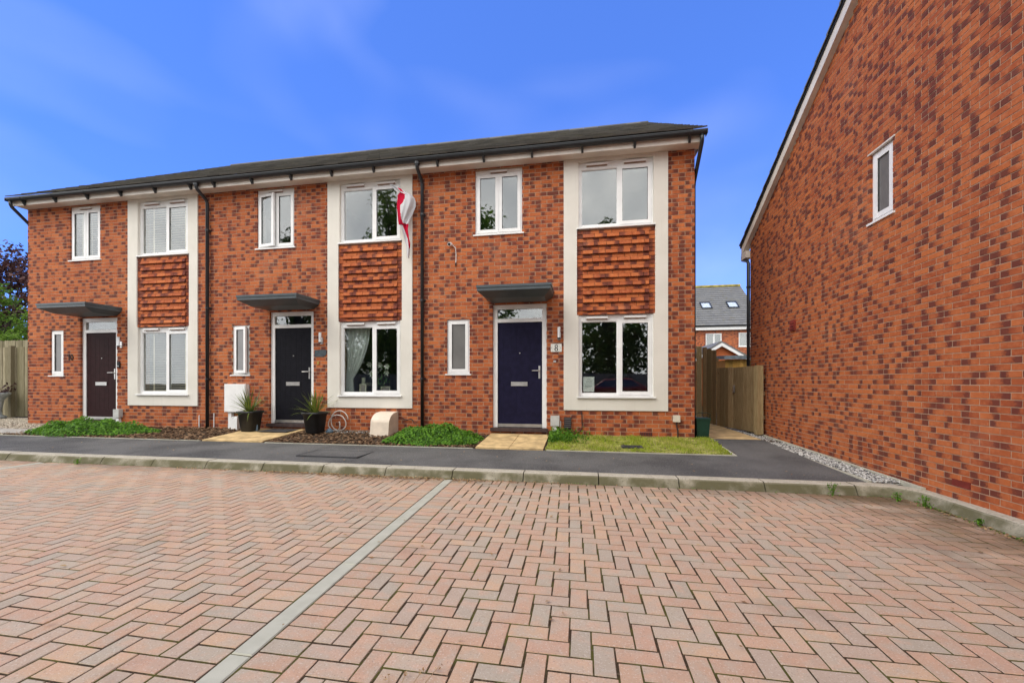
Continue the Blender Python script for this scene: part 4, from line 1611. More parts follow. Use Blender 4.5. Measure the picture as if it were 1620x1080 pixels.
m.build('roof', M['black'], nh)
m = MB()
za = rake(YB) - SW * 0.28
n = 22
for k in range(n):
    y0, y1 = YO + 0.02 - k * 0.295, YO + 0.02 - (k + 1) * 0.295 - 0.04
    if y1 < YRW:
        break
    z0, z1 = za + 0.128 + k * 0.295 * SW, za + 0.128 + (k + 1) * 0.295 * SW + 0.04 * SW
    for q in range(25):
        xa = XW - 0.125 + q * 0.3
        m.add([(xa, y0, z0 + 0.03), (xa + 0.297, y0, z0 + 0.03), (xa + 0.297, y1, z1), (xa, y1, z1), (xa, y0, z0), (xa + 0.297, y0, z0), (xa, y1, z1 - 0.02)],
              [(0, 1, 2, 3), (4, 5, 1, 0), (0, 3, 6, 4)], rnd4())
tag(m.build('roof_tiles', M['roof_far'], nh), kind='stuff')
m = MB()
m.box(XW - 0.085, XW + 0.05, YB + 0.02, YO, EW - 0.36, EW - 0.215)
m.build('eaves_box_end', M['fascia'], nh)
m = MB()
m.tube([(XW - 0.05, YO + 0.05, EW - 0.20), (XW + 5, YO + 0.05, EW - 0.20)], 0.055, 10)
m.build('gutter', M['black'], nh)
m = MB()
m.tube([(XW - 0.045, YB + 0.30, EW - 0.25), (XW - 0.045, YB + 0.30, EW - 0.34), (XW - 0.05, YB + 0.02, EW - 0.44), (XW - 0.05, YB - 0.03, EW - 0.50), (XW - 0.05, YB - 0.03, 0.2)], 0.032, 12)
dp = m.build('downpipe', M['black'], nh, True)
for zc in (3.25, 2.35, 1.5):
    m = MB()
    m.tube([(XW - 0.05, YB - 0.03, zc - 0.02), (XW - 0.05, YB - 0.03, zc + 0.02)], 0.040, 10)
    m.build('pipe_clip', M['black'], dp)


# ------------------------------------------------------------------ fences
def board_fence(name, label, p, q, z0, z1a, z1b, bw=0.15, mat='fence', cat='fence', th=0.018, posts=(), rail_side=1, cap=False):
    p, q = Vector(p), Vector(q)
    L = (q - p).length
    d = (q - p) / L
    nrm = Vector((d.y, -d.x))
    root = thing(name, label, cat, (p.x, p.y, z0))
    n = max(1, round(L / bw))
    w = L / n
    for k in range(n):
        a, b = k * w, (k + 1) * w - 0.010
        zt = z1a + (z1b - z1a) * k / max(1, n - 1) + U(-0.008, 0.008)
        m = MB()
        o0, o1 = 0.018 + U(-0.003, 0.003) + 0.024 * (k % 2), U(-0.002, 0.002) + 0.024 * (k % 2)
        c = []
        for s_, off in ((a, o0), (b, o1)):
            for dd in (off, off - th):
                pt = p + d * s_ + nrm * dd
                c.append((pt.x, pt.y))
        vs = [(x, y, z0 + 0.02) for x, y in c] + [(x, y, zt) for x, y in c]
        m.add(vs, [(0, 2, 6, 4), (2, 3, 7, 6), (3, 1, 5, 7), (1, 0, 4, 5), (4, 6, 7, 5), (0, 1, 3, 2)], rnd4())
        m.build('board', M[mat], root)
    for zz in (z0 + 0.3, (z0 + min(z1a, z1b)) / 2 + 0.1, min(z1a, z1b) - 0.25):
        m = MB()
        a, b = p - nrm * 0.02 + d * 0.03, q - nrm * 0.02 - d * 0.08
        a2, b2 = a - nrm * 0.06, b - nrm * 0.06
        m.prism([(a.x, a.y, zz), (a2.x, a2.y, zz), (a2.x, a2.y, zz + 0.07), (a.x, a.y, zz + 0.07)], (b.x - a.x, b.y - a.y, 0), rnd4())
        m.build('rail', M[mat], root)
    for s_, hgt in posts:
        pt = p + d * s_ + nrm * 0.062
        m = MB()
        pd, pn = d * 0.05, nrm * 0.05
        cs_ = [pt - pd - pn, pt + pd - pn, pt + pd + pn, pt - pd + pn]
        m.prism([(c.x, c.y, z0) for c in cs_], (0, 0, hgt - z0), rnd4())
        m.build('post', M[mat], root)
    return root


f1 = board_fence('side_fence', 'low brown board fence meeting the brick side wall', (3.14, 10.2), (3.50, 8.62), 0.20, 1.56, 1.545, 0.155, posts=((1.54, 1.56),))
m = MB()
m.box(3.25, 3.275, 9.50, 9.56, 1.00, 1.16)
m.build('latch', M['steel'], f1)
f2 = board_fence('side_gate', 'taller brown board gate behind the low side fence', (3.02, 10.92), (3.135, 10.22), 0.21, 2.11, 1.98, 0.12, cat='gate')
m = MB()
m.box(3.035, 3.055, 10.72, 10.78, 1.35, 1.60)
m.build('latch', M['steel'], f2)
f3 = board_fence('passage_gate', 'brown board gate just showing past the corner of the house numbered 8', (1.99, 10.98), (3.01, 10.94), 0.21, 2.13, 2.13, 0.14, cat='gate')
board_fence('garden_fence', 'weathered board fence beside the end of the terrace by the stone planter', (-19.0, 8.92), (-13.19, 8.80), 0.26, 2.18, 2.22, 0.135, 'fence_pale',
            posts=((5.25, 2.24), (3.4, 2.24), (1.5, 2.24)))
board_fence('back_fence', 'pale board fence rising behind the weathered garden fence', (-20.0, 10.0), (-13.19, 9.9), 0.27, 2.53, 2.55, 0.14, 'fence_pale')
board_fence('boundary_fence', 'long board fence across the road, mirrored in the ground floor windows', (14, -9.3), (-22, -9.3), -0.05, 1.75, 1.75, 0.30, 'fence_pale')


# ------------------------------------------------------------------ plants
def leaf_quad(m, c, n, size, vary, ratio=0.55, roll=None):
    n = Vector(n).normalized()
    a = n.cross(Vector((R() - 0.5, R() - 0.5, R() - 0.5)))
    if a.length < 1e-3:
        a = n.cross(Vector((1, 0, 0)))
    a.normalize()
    b = n.cross(a)
    c = Vector(c)
    l, w = size, size * ratio
    vs = [c - a * l / 2, c - a * l * 0.05 + b * w / 2 + n * l * 0.06, c + a * l / 2 - n * l * 0.08, c - a * l * 0.05 - b * w / 2 + n * l * 0.06]
    m.add([tuple(v) for v in vs], [(0, 1, 2, 3)], vary)


def rdir():
    while True:
        v = Vector((U(-1, 1), U(-1, 1), U(-1, 1)))
        if 0.05 < v.length < 1:
            return v.normalized()


def tree(name, label, base, height, spread, crown_z, mat, nclump=90, per=38, size=0.16, clump=0.55, group=None, squash=1.0):
    bx, by, bz = base
    root = thing(name, label, 'tree', base, group)
    m = MB()
    tr = height * 0.022
    top = height * 0.72
    pts = [(bx + 0.12 * math.sin(k * 1.3), by + 0.1 * math.cos(k), bz + top * k / 6) for k in range(7)]
    m.tube(pts, [tr * (1.15 - 0.85 * k / 6) for k in range(7)], 9)
    clumps = []
    for k in range(nclump):
        v = rdir()
        rr = U(0.45, 1.0) ** 0.6
        h_ = (height - crown_z) / 2
        c = Vector((bx + v.x * rr * spread, by + v.y * rr * spread, bz + crown_z + h_ + v.z * rr * h_ * squash))
        taper = 1.0 - 0.35 * max(0, v.z)
        c.x = bx + (c.x - bx) * taper
        c.y = by + (c.y - by) * taper
        clumps.append(c)
    for c in clumps[::3]:
        s0 = Vector(pts[random.randint(2, 5)])
        mid = (s0 + c) / 2 + Vector((U(-.2, .2), U(-.2, .2), U(0, .3)))
        m.tube([s0, mid, c], [tr * 0.38, tr * 0.2, tr * 0.06], 5, cap=False)
    m.build('trunk', M['trunk'], root, True)
    m = MB()
    for c in clumps:
        lum = R() * 0.7
        cr = clump * U(0.6, 1.3)
        for _ in range(per):
            d = rdir()
            r_ = cr * R() ** 0.5
            pnt = c + Vector((d.x * r_, d.y * r_, d.z * r_ * 0.75))
            leaf_quad(m, pnt, d + Vector((0, 0, 0.5)) + rdir() * 0.7, size * U(0.7, 1.3), (min(1, lum + R() * 0.3), R(), R(), 0))
    m.build('crown', M[mat], root)
    return root


tree('purple_tree', 'dark purple leaved tree behind the left end of the terrace', (-25.2, 14.2, 0.1), 7.1, 2.6, 1.2, 'leaf_purple', 190, 60, 0.17, 0.5)
tree('green_tree', 'bright green tree at the left edge in front of the purple one', (-21.6, 11.4, 0.1), 5.0, 1.5, 1.4, 'leaf_bright', 90, 60, 0.12, 0.40)
tree('garden_bush', 'bright green bush low behind the pale back fence', (-19.5, 10.8, 0.1), 3.1, 0.9, 1.1, 'leaf_bright', 26, 40, 0.11, 0.32)
# trees across the road, which the windows mirror
for k, (x_, y_, h_, s_) in enumerate([(1.8, -12.2, 11.9, 2.5), (6.5, -13.0, 10.0, 3.2), (-6.7, -12.5, 14.2, 2.6), (-10.4, -14.0, 11.0, 2.8), (-14.0, -13.0, 16.4, 2.7), (-22.6, -13.5, 14.4, 2.8), (12, -13, 9.2, 3.2), (-18.3, -14.6, 9.6, 3.0)]):
    tree('roadside_tree', ['spreading tree across the road behind the red car', 'broad tree across the road beside the brick side wall',
                           'tall tree across the road facing the navy door', 'tree across the road facing the black door',
                           'very tall wispy tree across the road facing the flag', 'tree across the road facing the brown door',
                           'last tree across the road beyond the brick side wall',
                           'tree across the road between the very tall wispy one and its far neighbour'][k], (x_, y_, -0.06), h_, s_, 0.5, 'leaf' if k % 2 else 'leaf_bright', 135, 36, 0.34, 0.85, 'trees across the road')


hd = thing('hedge', 'dense high hedge behind the long fence across the road', 'hedge', (-4, -10.6, -0.06))
m = MB()
for k in range(12000):
    x_ = U(-26, 14)
    tp = 4.0 + 0.7 * math.sin(x_ * 0.9) + 0.4 * math.sin(x_ * 2.3)
    y_, z_ = -10.4 + U(-0.7, 0.7), U(0.0, tp)
    leaf_quad(m, (x_, y_, z_), rdir() + Vector((0, 0.8, 0.4)), U(0.22, 0.42), (R(), R(), R(), 0))
m.build('foliage', M['leaf'], hd)


def ground_cover(name, label, x0, x1, y0, y1, hmax, n, size=0.05):
    root = thing(name, label, 'shrub', ((x0 + x1) / 2, (y0 + y1) / 2, gz((y0 + y1) / 2)))
    m = MB()
    st = MB()
    cx, cy = (x0 + x1) / 2, (y0 + y1) / 2
    for k in range(n):
        a = R() * 2 * math.pi
        r_ = math.sqrt(R())
        wob = 1 + 0.10 * math.sin(3 * a + x0) + 0.07 * math.sin(7 * a)
        px, py = cx + (x1 - x0) / 2 * r_ * math.cos(a) * wob, cy + (y1 - y0) / 2 * r_ * math.sin(a) * wob
        py = min(py, y1 + 0.05)
        hh = hmax * (1 - r_ ** 2.6) * (0.75 + 0.35 * math.sin(px * 7.3) * math.sin(py * 9 + px * 2)) + 0.03
        zz = gz(py) + hh * (1 - 0.75 * R() ** 2)
        leaf_quad(m, (px, py, zz), Vector((math.cos(a) * r_ * 0.7, math.sin(a) * r_ * 0.7 - 0.35, 0.9)) + rdir() * 0.8, size * U(0.7, 1.5), (R() ** 1.2, R(), R(), 0), 0.6)
        if k % 12 == 0:
            st.tube([(px, py, gz(py) - 0.01), (px + U(-.03, .03), py + U(-.03, .03), zz)], 0.003, 4, cap=False)
    m.build('foliage', M['cover'], root)
    tag(st.build('stem', M['stem'], root), kind='stuff')
    return root


ground_cover('ground_cover_shrub', 'low green ground cover shrub before the dark brown door', -11.75, -8.75, 6.48, 7.42, 0.27, 4600)
ground_cover('ground_cover_shrub', 'low green ground cover shrub between the gas box and the buff slabs', -3.50, -1.76, 6.47, 7.55, 0.27, 4200)


def chips(name, label, regions, n, mat, s0, s1, flat=0.35, dens_z=0.0):
    m = MB()
    areas = [(r[1] - r[0]) * (r[3] - r[2]) for r in regions]
    for r, a in zip(regions, areas):
        for _ in range(int(n * a / sum(areas))):
            x, y = U(r[0], r[1]), U(r[2], r[3])
            s = U(s0, s1)
            zb = r[4](x, y) if len(r) > 4 else gz(y)
            q = Matrix.Rotation(U(0, 6.28), 3, 'Z') @ Matrix.Rotation(U(-0.5, 0.5), 3, 'X') @ Matrix.Rotation(U(-0.5, 0.5), 3, 'Y')
            a_, b_, c_ = s * U(0.6, 1.0), s * U(0.4, 0.8), s * flat * U(0.6, 1.2)
            vs = [q @ Vector(v) for v in ((a_, 0, 0), (0, b_, 0), (-a_, 0, 0), (0, -b_, 0), (a_ * .1, b_ * .1, c_), (0, 0, -c_))]
            cz = zb + c_ * 0.7 + dens_z * R()
            m.add([(x + v.x, y + v.y, cz + v.z) for v in vs], [(0, 1, 4), (1, 2, 4), (2, 3, 4), (3, 0, 4), (1, 0, 5), (2, 1, 5), (3, 2, 5), (0, 3, 5)], rnd4())
    o = m.build(name, M[mat])
    return tag(o, label, kind='stuff')


chips('bark_mulch', 'brown bark chips on the front beds', [(-8.9, -6.97, 6.48, 7.66), (-5.66, -3.2, 6.48, 7.66), (-3.3, -1.74, 6.47, 7.66), (-11.9, -8.9, 6.48, 7.6)], 6500, 'bark', 0.012, 0.045, 0.25, 0.012)
chips('gravel_strip', 'grey and white gravel along the foot of the brick side wall', [(3.225, 3.495, 5.17, 12.0, lambda x, y: 0.10 + max(0, y - 5.2) * 0.018)], 6500, 'gravel', 0.012, 0.026, 0.6, 0.006)
chips('slate_gravel', 'dark gravel below the window with the curtain', [(-5.2, -4.05, 7.42, 7.68)], 500, 'gravel', 0.008, 0.018, 0.6, 0.004)
chips('buff_gravel', 'pale gravel by the left end of the terrace', [(-17, -11.75, 6.48, 6.6), (-17, -11.6, 7.03, 7.66), (-17, -13.2, 7.66, 8.8)], 9000, 'gravel_buff', 0.014, 0.032, 0.55, 0.006)
chips('corner_gravel', 'few pebbles at the corner of the house numbered 8', [(1.75, 2.3, 7.55, 7.9, lambda x, y: 0.205)], 420, 'gravel', 0.010, 0.022, 0.6, 0.004)
mb = MB()
mb.quad((3.18, 5.15, 0.092), (3.55, 5.15, 0.092), (3.55, 13.0, 0.225), (3.18, 13.0, 0.225))
mb.quad((-17, 7.66, gz(7.7) + 0.004), (-13.19, 7.66, gz(7.7) + 0.004), (-13.19, 8.9, gz(7.7) + 0.02), (-17, 8.9, gz(7.7) + 0.02))
struct(mb.build('gravel_bed', M['slab_grey']), 'grey bedding under the gravel')


def grass_field(name, label, inside, bbox, n, hlo, hhi, mat='grass', zf=None):
    m = MB()
    x0, x1, y0, y1 = bbox
    k = 0
    while k < n:
        x, y = U(x0, x1), U(y0, y1)
        if not inside(x, y):
            continue
        k += 1
        hh = U(hlo, hhi) * (0.6 + 0.5 * math.sin(x * 5.1) ** 2)
        a = R() * 6.28
        w = U(0.0022, 0.005)
        dx, dy = math.cos(a) * w, math.sin(a) * w
        b = R() * 6.28
        ln = hh * U(0.1, 0.9)
        z = (zf or gz)(y)
        dry = 1.0 if math.sin(x * 4.3 + 1.0) + math.sin(x * 9.1 + y * 8) + U(-1.2, 1.2) > 1.0 else 0.0
        m.add([(x - dx, y - dy, z - 0.01), (x + dx, y + dy, z - 0.01), (x + dx * 0.6 + math.cos(b) * ln * 0.4, y + dy * 0.6 + math.sin(b) * ln * 0.4, z + hh * 0.6), (x + math.cos(b) * ln, y + math.sin(b) * ln, z + hh)],
              [(0, 1, 2), (0, 2, 3)], (R(), dry * U(0.4, 1.0), R(), 0))
    o = m.build(name, M[mat])
    return tag(o, label, kind='stuff')


grass_field('grass', 'patchy short grass under the window of the house numbered 8', lambda x, y: x < 2.2 + (y - 6.46) * 0.04 and not (0.62 < x < 0.98 and 6.68 < y < 6.92), (-0.57, 2.27, 6.48, 7.68), 15000, 0.012, 0.055)
mb = MB()
mb.quad((-0.57, 6.48, gz(6.48) + 0.004), (2.2, 6.48, gz(6.48) + 0.004), (2.25, 7.69, gz(7.69) + 0.004), (-0.57, 7.69, gz(7.69) + 0.004))
struct(mb.build('lawn', plain('thin_turf', (0.30, 0.28, 0.10), 1.0, 0.1, wear=0.45, wscale=9, bump=0.6)), 'thin turf under the grass')
mb = MB()
for k in range(420):
    x_, y_ = -0.56 + abs(random.gauss(0, 0.28)), U(6.95, 7.66)
    h_ = U(0.03, 0.20)
    for q in range(3):
        leaf_quad(mb, (x_ + U(-.03, .03), y_ + U(-.03, .03), gz(y_) + h_ * U(0.3, 1)), rdir() + Vector((0, 0, .6)), U(0.03, 0.06), (R() * 0.8, R(), R(), 0))
tag(mb.build('weeds', M['cover']), 'leafy weeds beside the buff slabs at the navy door', kind='stuff')

# drain cover in the grass and chamber cover in the footpath
m = MB()
m.box(0.64, 0.96, 6.70, 6.90, gz(6.8) + 0.005, gz(6.8) + 0.026)
dc = m.build('drain_cover', M['iron'])
tag(dc, 'dark rectangular drain cover sunk in the grass', 'drain cover')
for k in range(5):
    m = MB()
    m.box(0.67, 0.93, 6.725 + k * 0.034, 6.742 + k * 0.034, gz(6.8) + 0.0262, gz(6.8) + 0.031)
    m.build('rib', M['iron'], dc)
ch = thing('chamber_cover', 'flush rectangular chamber cover in the footpath before the gas box', 'manhole cover', (-3.75, 5.72, gz(5.7)))
m = MB()
a, b, c, d = -4.25, -3.25, 5.50, 6.02
zc = gz(5.75) + 0.004
for (p, q, r_, s_) in ((a, b, c, c + 0.016), (a, b, d - 0.016, d), (a, a + 0.016, c + 0.016, d - 0.016), (b - 0.016, b, c + 0.016, d - 0.016)):
    m.box(p, q, r_, s_, zc - 0.03, zc + 0.001)
m.build('frame', M['iron'], ch)
for k in range(2):
    m = MB()
    m.box(a + 0.020 + k * 0.484, a + 0.496 + k * 0.484, c + 0.019, d - 0.019, zc - 0.03, zc - 0.001)
    m.build('lid', M['asphalt'], ch)

# weeds and fallen leaves in the kerb channel
wi = 0
for (x_, y_, s_, lab) in ((2.67, 4.93, 0.13, 'upright weed growing at the kerb foot near the corner'), (3.20, 4.80, 0.08, 'bright weed in the corner of the kerb'),
                          (3.30, 4.60, 0.11, 'dark tufty weed just past the kerb corner'), (3.34, 4.10, 0.05, 'small weed along the kerb by the red air brick'),
                          (-7.4, 4.90, 0.08, 'weed at the kerb foot near the far dividing strip')):
    m = MB()
    for k in range(46):
        a = R() * 6.28
        d_ = R() * s_ * 0.6
        leaf_quad(m, (x_ + math.cos(a) * d_, y_ + math.sin(a) * d_ - 0.02, 0.012 + R() * s_), rdir() + Vector((0, 0, 0.5)), U(0.018, 0.04), (R(), R(), R(), 0), 0.4)
    for k in range(6):
        m.tube([(x_, y_ - 0.02, -0.005), (x_ + U(-.3, .3) * s_, y_ - 0.02 + U(-.3, .3) * s_, s_)], 0.0022, 4, cap=False)
    w = m.build('kerb_weed', M['cover'])
    tag(w, lab, 'weed', 'weeds along the kerb')
mb = MB()
for k in range(1500):
    t = R()
    if t < 0.72:
        x_ = random.gauss(-2.6, 1.2)
        y_ = 4.94 - abs(random.gauss(0, 0.07))
    elif t < 0.9:
        x_, y_ = 3.375 - abs(random.gauss(0, 0.07)), U(2.0, 4.8)
    else:
        x_, y_ = U(-8, 3.2), U(1.5, 4.85)
    if x_ > 3.37:
        continue
    leaf_quad(mb, (x_, y_, 0.008 + R() * 0.012), Vector((U(-.4, .4), U(-.4, .4), 1)), U(0.014, 0.042), rnd4(), 0.5)
for k in range(110):
    x_, y_ = U(-9, 3.1), U(5.25, 6.4)
    leaf_quad(mb, (x_, y_, gz(y_) + 0.004), Vector((U(-.3, .3), U(-.3, .3), 1)), U(0.015, 0.04), rnd4(), 0.5)
tag(mb.build('fallen_leaves', M['dead']), 'dry fallen leaves along the kerb and paving', kind='stuff')
mb = MB()
for k in range(2600):
    t = R()
    if t < 0.55:
        x_, y_ = 3.375 - abs(random.gauss(0, 0.035)), U(1.0, 4.8)
    else:
        x_, y_ = U(-12, 3.3), 4.945 - abs(random.gauss(0, 0.02))
    if math.sin(x_ * 2.3) + math.sin(x_ * 5.7 + y_ * 4.1) + U(-1, 1) < 0.2:
        continue
    leaf_quad(mb, (x_, y_, 0.003 + R() * 0.012), Vector((U(-.6, .6), U(-.6, .6), 1)), U(0.008, 0.02), (R() * 0.7, R(), R(), 0), 0.6)
tag(mb.build('kerb_moss', M['cover']), 'green moss in the joint between paving and kerb', kind='stuff')
m = MB()
for k in range(4):
    x_ = -0.70 + k * 0.012
    m.tube([(x_, 1.36 + k * 0.02, 0.008), (x_ + 0.02 * (k - 1.5), 1.46, 0.022), (x_ + 0.05 * (k - 1.6), 1.56 + 0.03 * k, 0.02)], [0.0022, 0.0018, 0.001], 5)
    for q in range(4):
        leaf_quad(m, (x_ + 0.05 * (k - 1.6) + U(-.012, .012), 1.55 + 0.03 * k + U(-.02, .02), 0.02), rdir() + Vector((0, 0, 1)), 0.016, rnd4(), 0.4)
tag(m.build('dead_twig', M['dead']), 'dried brown twig lying on the pavers near the dividing strip', 'twig')


# ------------------------------------------------------------------ potted plants and small things by the doors
def potted(x, y, label, lean=0.0):
    z = gz(y) + 0.018
    root = thing('potted_plant', label, 'potted plant', (x, y, z), 'pots at the black door')

    def sq(t):
        c, s_ = abs(math.cos(t)), abs(math.sin(t))
        return 1.0 / max(c, s_) ** 0.86
    m = MB()
    m.lathe((x, y, z), [(0.125, 0), (0.135, 0.01), (0.175, 0.36), (0.198, 0.37), (0.202, 0.41), (0.185, 0.412), (0.17, 0.37)], 28, sq=sq)
    m.build('pot', M['pot'], root, True)
    m = MB()
    m.lathe((x, y, z), [(0.168, 0.360), (0.168, 0.372)], 20, sq=sq)
    m.build('compost', M['soil'], root)
    m = MB()
    for k in range(64):
        a = R() * 6.28
        el = U(0.15, 1.45)
        ln = U(0.36, 0.62)
        droop = U(0.05, 0.55) * (1.5 - el) * 0.6
        w = U(0.012, 0.020)
        side = Vector((-math.sin(a), math.cos(a), 0))
        vs, fs = [], []
        p = Vector((x + U(-.03, .03), y + U(-.03, .03), z + 0.37))
        n_ = 6
        v = (R(), R(), R(), 0)
        for q in range(n_ + 1):
            t = q / n_
            e_ = el - droop * 2.2 * t
            ww = w * (1 - t) ** 0.6 * (0.55 + t if t < 0.45 else 1)
            vs += [tuple(p - side * ww), tuple(p + side * ww)]
            p = p + Vector((math.cos(a) * math.cos(e_), math.sin(a) * math.cos(e_), math.sin(e_))) * ln / n_
            if p.y > YF - 0.02:
                p.y = YF - 0.02
        for q in range(n_):
            fs.append((2 * q, 2 * q + 1, 2 * q + 3, 2 * q + 2))
        m.add(vs, fs, v)
    m.build('leaves', M['cordyline'], root)
    return root


potted(-6.74, 7.36, 'black pot of spiky cordyline beside the white meter cabinet')
potted(-5.24, 7.33, 'black pot of spiky cordyline beside the cable coil')

m = MB()
pts = []
for k in range(66):
    t = k / 65 * 4.2 * math.pi
    r_ = 0.21 - 0.08 * k / 65
    pts.append((-4.93 + r_ * math.cos(t) + 0.04 * math.sin(t * 0.4), YF - 0.05 - 0.02 * (k % 7) / 7 - 0.10 * (k / 65), 0.455 - 0.10 * k / 65 + r_ * math.sin(t)))
pts = [(p[0], p[1], max(p[2], 0.245)) for p in pts]
m.tube(pts, 0.011, 8)
tag(m.build('cable_coil', M['cable'], None, True), 'pale loosely coiled hose leaning on the wall beside a black pot', 'hose')
m = MB()
m.lathe((-4.98, 7.42, gz(7.42)), [(0.06, 0), (0.075, 0.03), (0.05, 0.07), (0.03, 0.09)], 12)
tag(m.build('hose_fitting', M['blue_plastic'], None, True), 'small blue grey plastic fitting below the coiled hose', 'fitting')
bt = thing('bottle', 'small bottle on the ground beside the black pot by the meter cabinet', 'bottle', (-6.62, 7.38, gz(7.38)))
m = MB()
m.lathe((-6.62, 7.38, gz(7.38) + 0.018), [(0.03, 0), (0.032, 0.01), (0.032, 0.12), (0.014, 0.16), (0.013, 0.18)], 14)
m.build('body', M['blue_plastic'], bt, True)
m = MB()
m.lathe((-6.62, 7.38, gz(7.38) + 0.018), [(0.016, 0.181), (0.016, 0.205)], 12)
m.build('cap', M['wood_cream'], bt)
m = MB()
m.box(-7.36, -7.21, 7.52, 7.64, gz(7.58), gz(7.58) + 0.25)
m.box(-7.345, -7.225, 7.535, 7.625, gz(7.58) + 0.2505, gz(7.58) + 0.275)
tag(m.build('white_container', M['upvc']), 'small white container under the meter cabinet behind a pot', 'container')
m = MB()
m.box(-6.45, -5.80, 7.22, 7.62, gz(7.4) + 0.022, gz(7.4) + 0.036)
tag(m.build('doormat', M['iron']), 'dark doormat lying on the slabs at the black door', 'doormat')

cd = thing('waste_caddy', 'small dark green lidded bin at the corner of the house numbered 8', 'bin', (2.16, 7.86, 0.205))
m = MB()
zb = 0.208
bot = [(2.055, 7.77, zb), (2.245, 7.77, zb), (2.245, 7.96, zb), (2.055, 7.96, zb)]
tp = [(2.035, 7.75, zb + 0.34), (2.265, 7.75, zb + 0.34), (2.265, 7.98, zb + 0.34), (2.035, 7.98, zb + 0.34)]
m.add(bot + tp, [(3, 2, 1, 0), (0, 1, 5, 4), (1, 2, 6, 5), (2, 3, 7, 6), (3, 0, 4, 7), (4, 5, 6, 7)])
m.build('body', M['bin'], cd)
m = MB()
m.box(2.025, 2.275, 7.74, 7.99, zb + 0.341, zb + 0.375)
m.build('lid', M['bin'], cd)
m = MB()
m.tube([(2.026, 7.86, zb + 0.33), (2.02, 7.80, zb + 0.44), (2.08, 7.78, zb + 0.47), (2.22, 7.78, zb + 0.47), (2.28, 7.80, zb + 0.44), (2.276, 7.86, zb + 0.33)], 0.006, 6)
m.build('handle', M['bin'], cd)

ur = thing('stone_planter', 'pale grey flared stone planter cut off by the left edge', 'planter', (-15.58, 8.35, 0.26))
m = MB()
m.lathe((-15.58, 8.35, 0.25), [(0.28, 0), (0.28, 0.07), (0.21, 0.10), (0.20, 0.2), (0.24, 0.50), (0.31, 0.60), (0.36, 0.66), (0.36, 0.70), (0.30, 0.70), (0.27, 0.64)], 36,
        sq=lambda t: 1 + 0.035 * math.cos(t * 14))
m.build('bowl', M['stone_pot'], ur, True)
m = MB()
for k in range(26):
    a = R() * 6.28
    p0 = Vector((-15.58 + 0.12 * math.cos(a), 8.35 + 0.12 * math.sin(a), 0.9))
    p1 = p0 + Vector((0.32 * math.cos(a), 0.32 * math.sin(a), U(0.1, 0.3)))
    for q in range(6):
        leaf_quad(m, p0.lerp(p1, q / 5), rdir() + Vector((0, 0, .5)), 0.10, (R() * 0.4, R(), R(), 0))
m.build('plant', M['leaf_purple'], ur)

# ------------------------------------------------------------------ flag hung from the window of the middle house
C_, S_ = math.cos(math.atan(110 / 643)), math.sin(math.atan(110 / 643))


def on_plane(u, v, Y):
    r = (u - 810) / 643
    X = Y * (r * C_ - S_) / (C_ + r * S_)
    z = -X * S_ + Y * C_
    return X, 1.22 - (v - 605) / 643 * z


rows = [(210, 178, 205), (240, 195, 275), (270, 228, 318), (300, 254, 360), (330, 262, 420), (365, 262, 446), (400, 258, 456), (450, 255, 456), (520, 262, 430),
        (600, 268, 395), (640, 275, 378), (700, 312, 372), (780, 332, 385), (850, 350, 400), (900, 360, 396), (960, 362, 392), (1000, 370, 386)]


def row_at(y):
    for (a, b) in zip(rows, rows[1:]):
        if a[0] <= y <= b[0]:
            t = (y - a[0]) / (b[0] - a[0])
            t = t * t * (3 - 2 * t) * 0.4 + t * 0.6
            return a[1] + (b[1] - a[1]) * t, a[2] + (b[2] - a[2]) * t
    return rows[-1][1:]


def in_poly(x, y, poly):
    c = False
    for i in range(len(poly)):
        x1, y1 = poly[i]
        x2, y2 = poly[i - 1]
        if (y1 > y) != (y2 > y) and x < (x2 - x1) * (y - y1) / (y2 - y1) + x1:
            c = not c
    return c


red_polys = [[(262, 330), (290, 295), (345, 318), (338, 365), (315, 415), (290, 440), (290, 470), (300, 570), (320, 625), (378, 640), (372, 690), (385, 780), (402, 850), (398, 885), (384, 905), (372, 800), (345, 720), (318, 650), (272, 640), (258, 520), (252, 440)],
             [(258, 248), (300, 258), (330, 300), (300, 290)]]
m = MB()
NR, NC = 100, 28
vs, fs, mi = [], [], []
for a in range(NR + 1):
    y = 211 + (999 - 211) * a / NR
    l, r_ = row_at(y)
    for b in range(NC + 1):
        t = b / NC
        px = l + (r_ - l) * t
        yy = YF - 0.14 - 0.035 * math.sin(t * 5.5 + y * 0.012) - 0.05 * math.sin(math.pi * t) * (1 if y < 640 else 0.5) - 0.012 * math.sin(t * 17 + y * 0.02)
        if y < 300:
            yy += 0.05 * (300 - y) / 90
        X, Z = on_plane(590 + px / 6.75, 260 + y / 6.75, yy)
        vs.append((X, yy, Z))
for a in range(NR):
    for b in range(NC):
        y = 211 + (999 - 211) * (a + 0.5) / NR
        l, r_ = row_at(y)
        px = l + (r_ - l) * (b + 0.5) / NC
        fs.append((a * (NC + 1) + b, (a + 1) * (NC + 1) + b, (a + 1) * (NC + 1) + b + 1, a * (NC + 1) + b + 1))
        mi.append(1 if any(in_poly(px, y, q) for q in red_polys) else 0)
m.v, m.f, m.mi, m.c = vs, fs, mi, [(R(), 0, 0, 0)] * len(vs)
fl = m.build('flag', [M['flag_white'], M['flag_red']], None, True)
md = fl.modifiers.new('thickness', 'SOLIDIFY')
md.thickness = 0.002
tag(fl, 'white flag with a red cross hanging crumpled from the upper window of the middle house', 'flag')

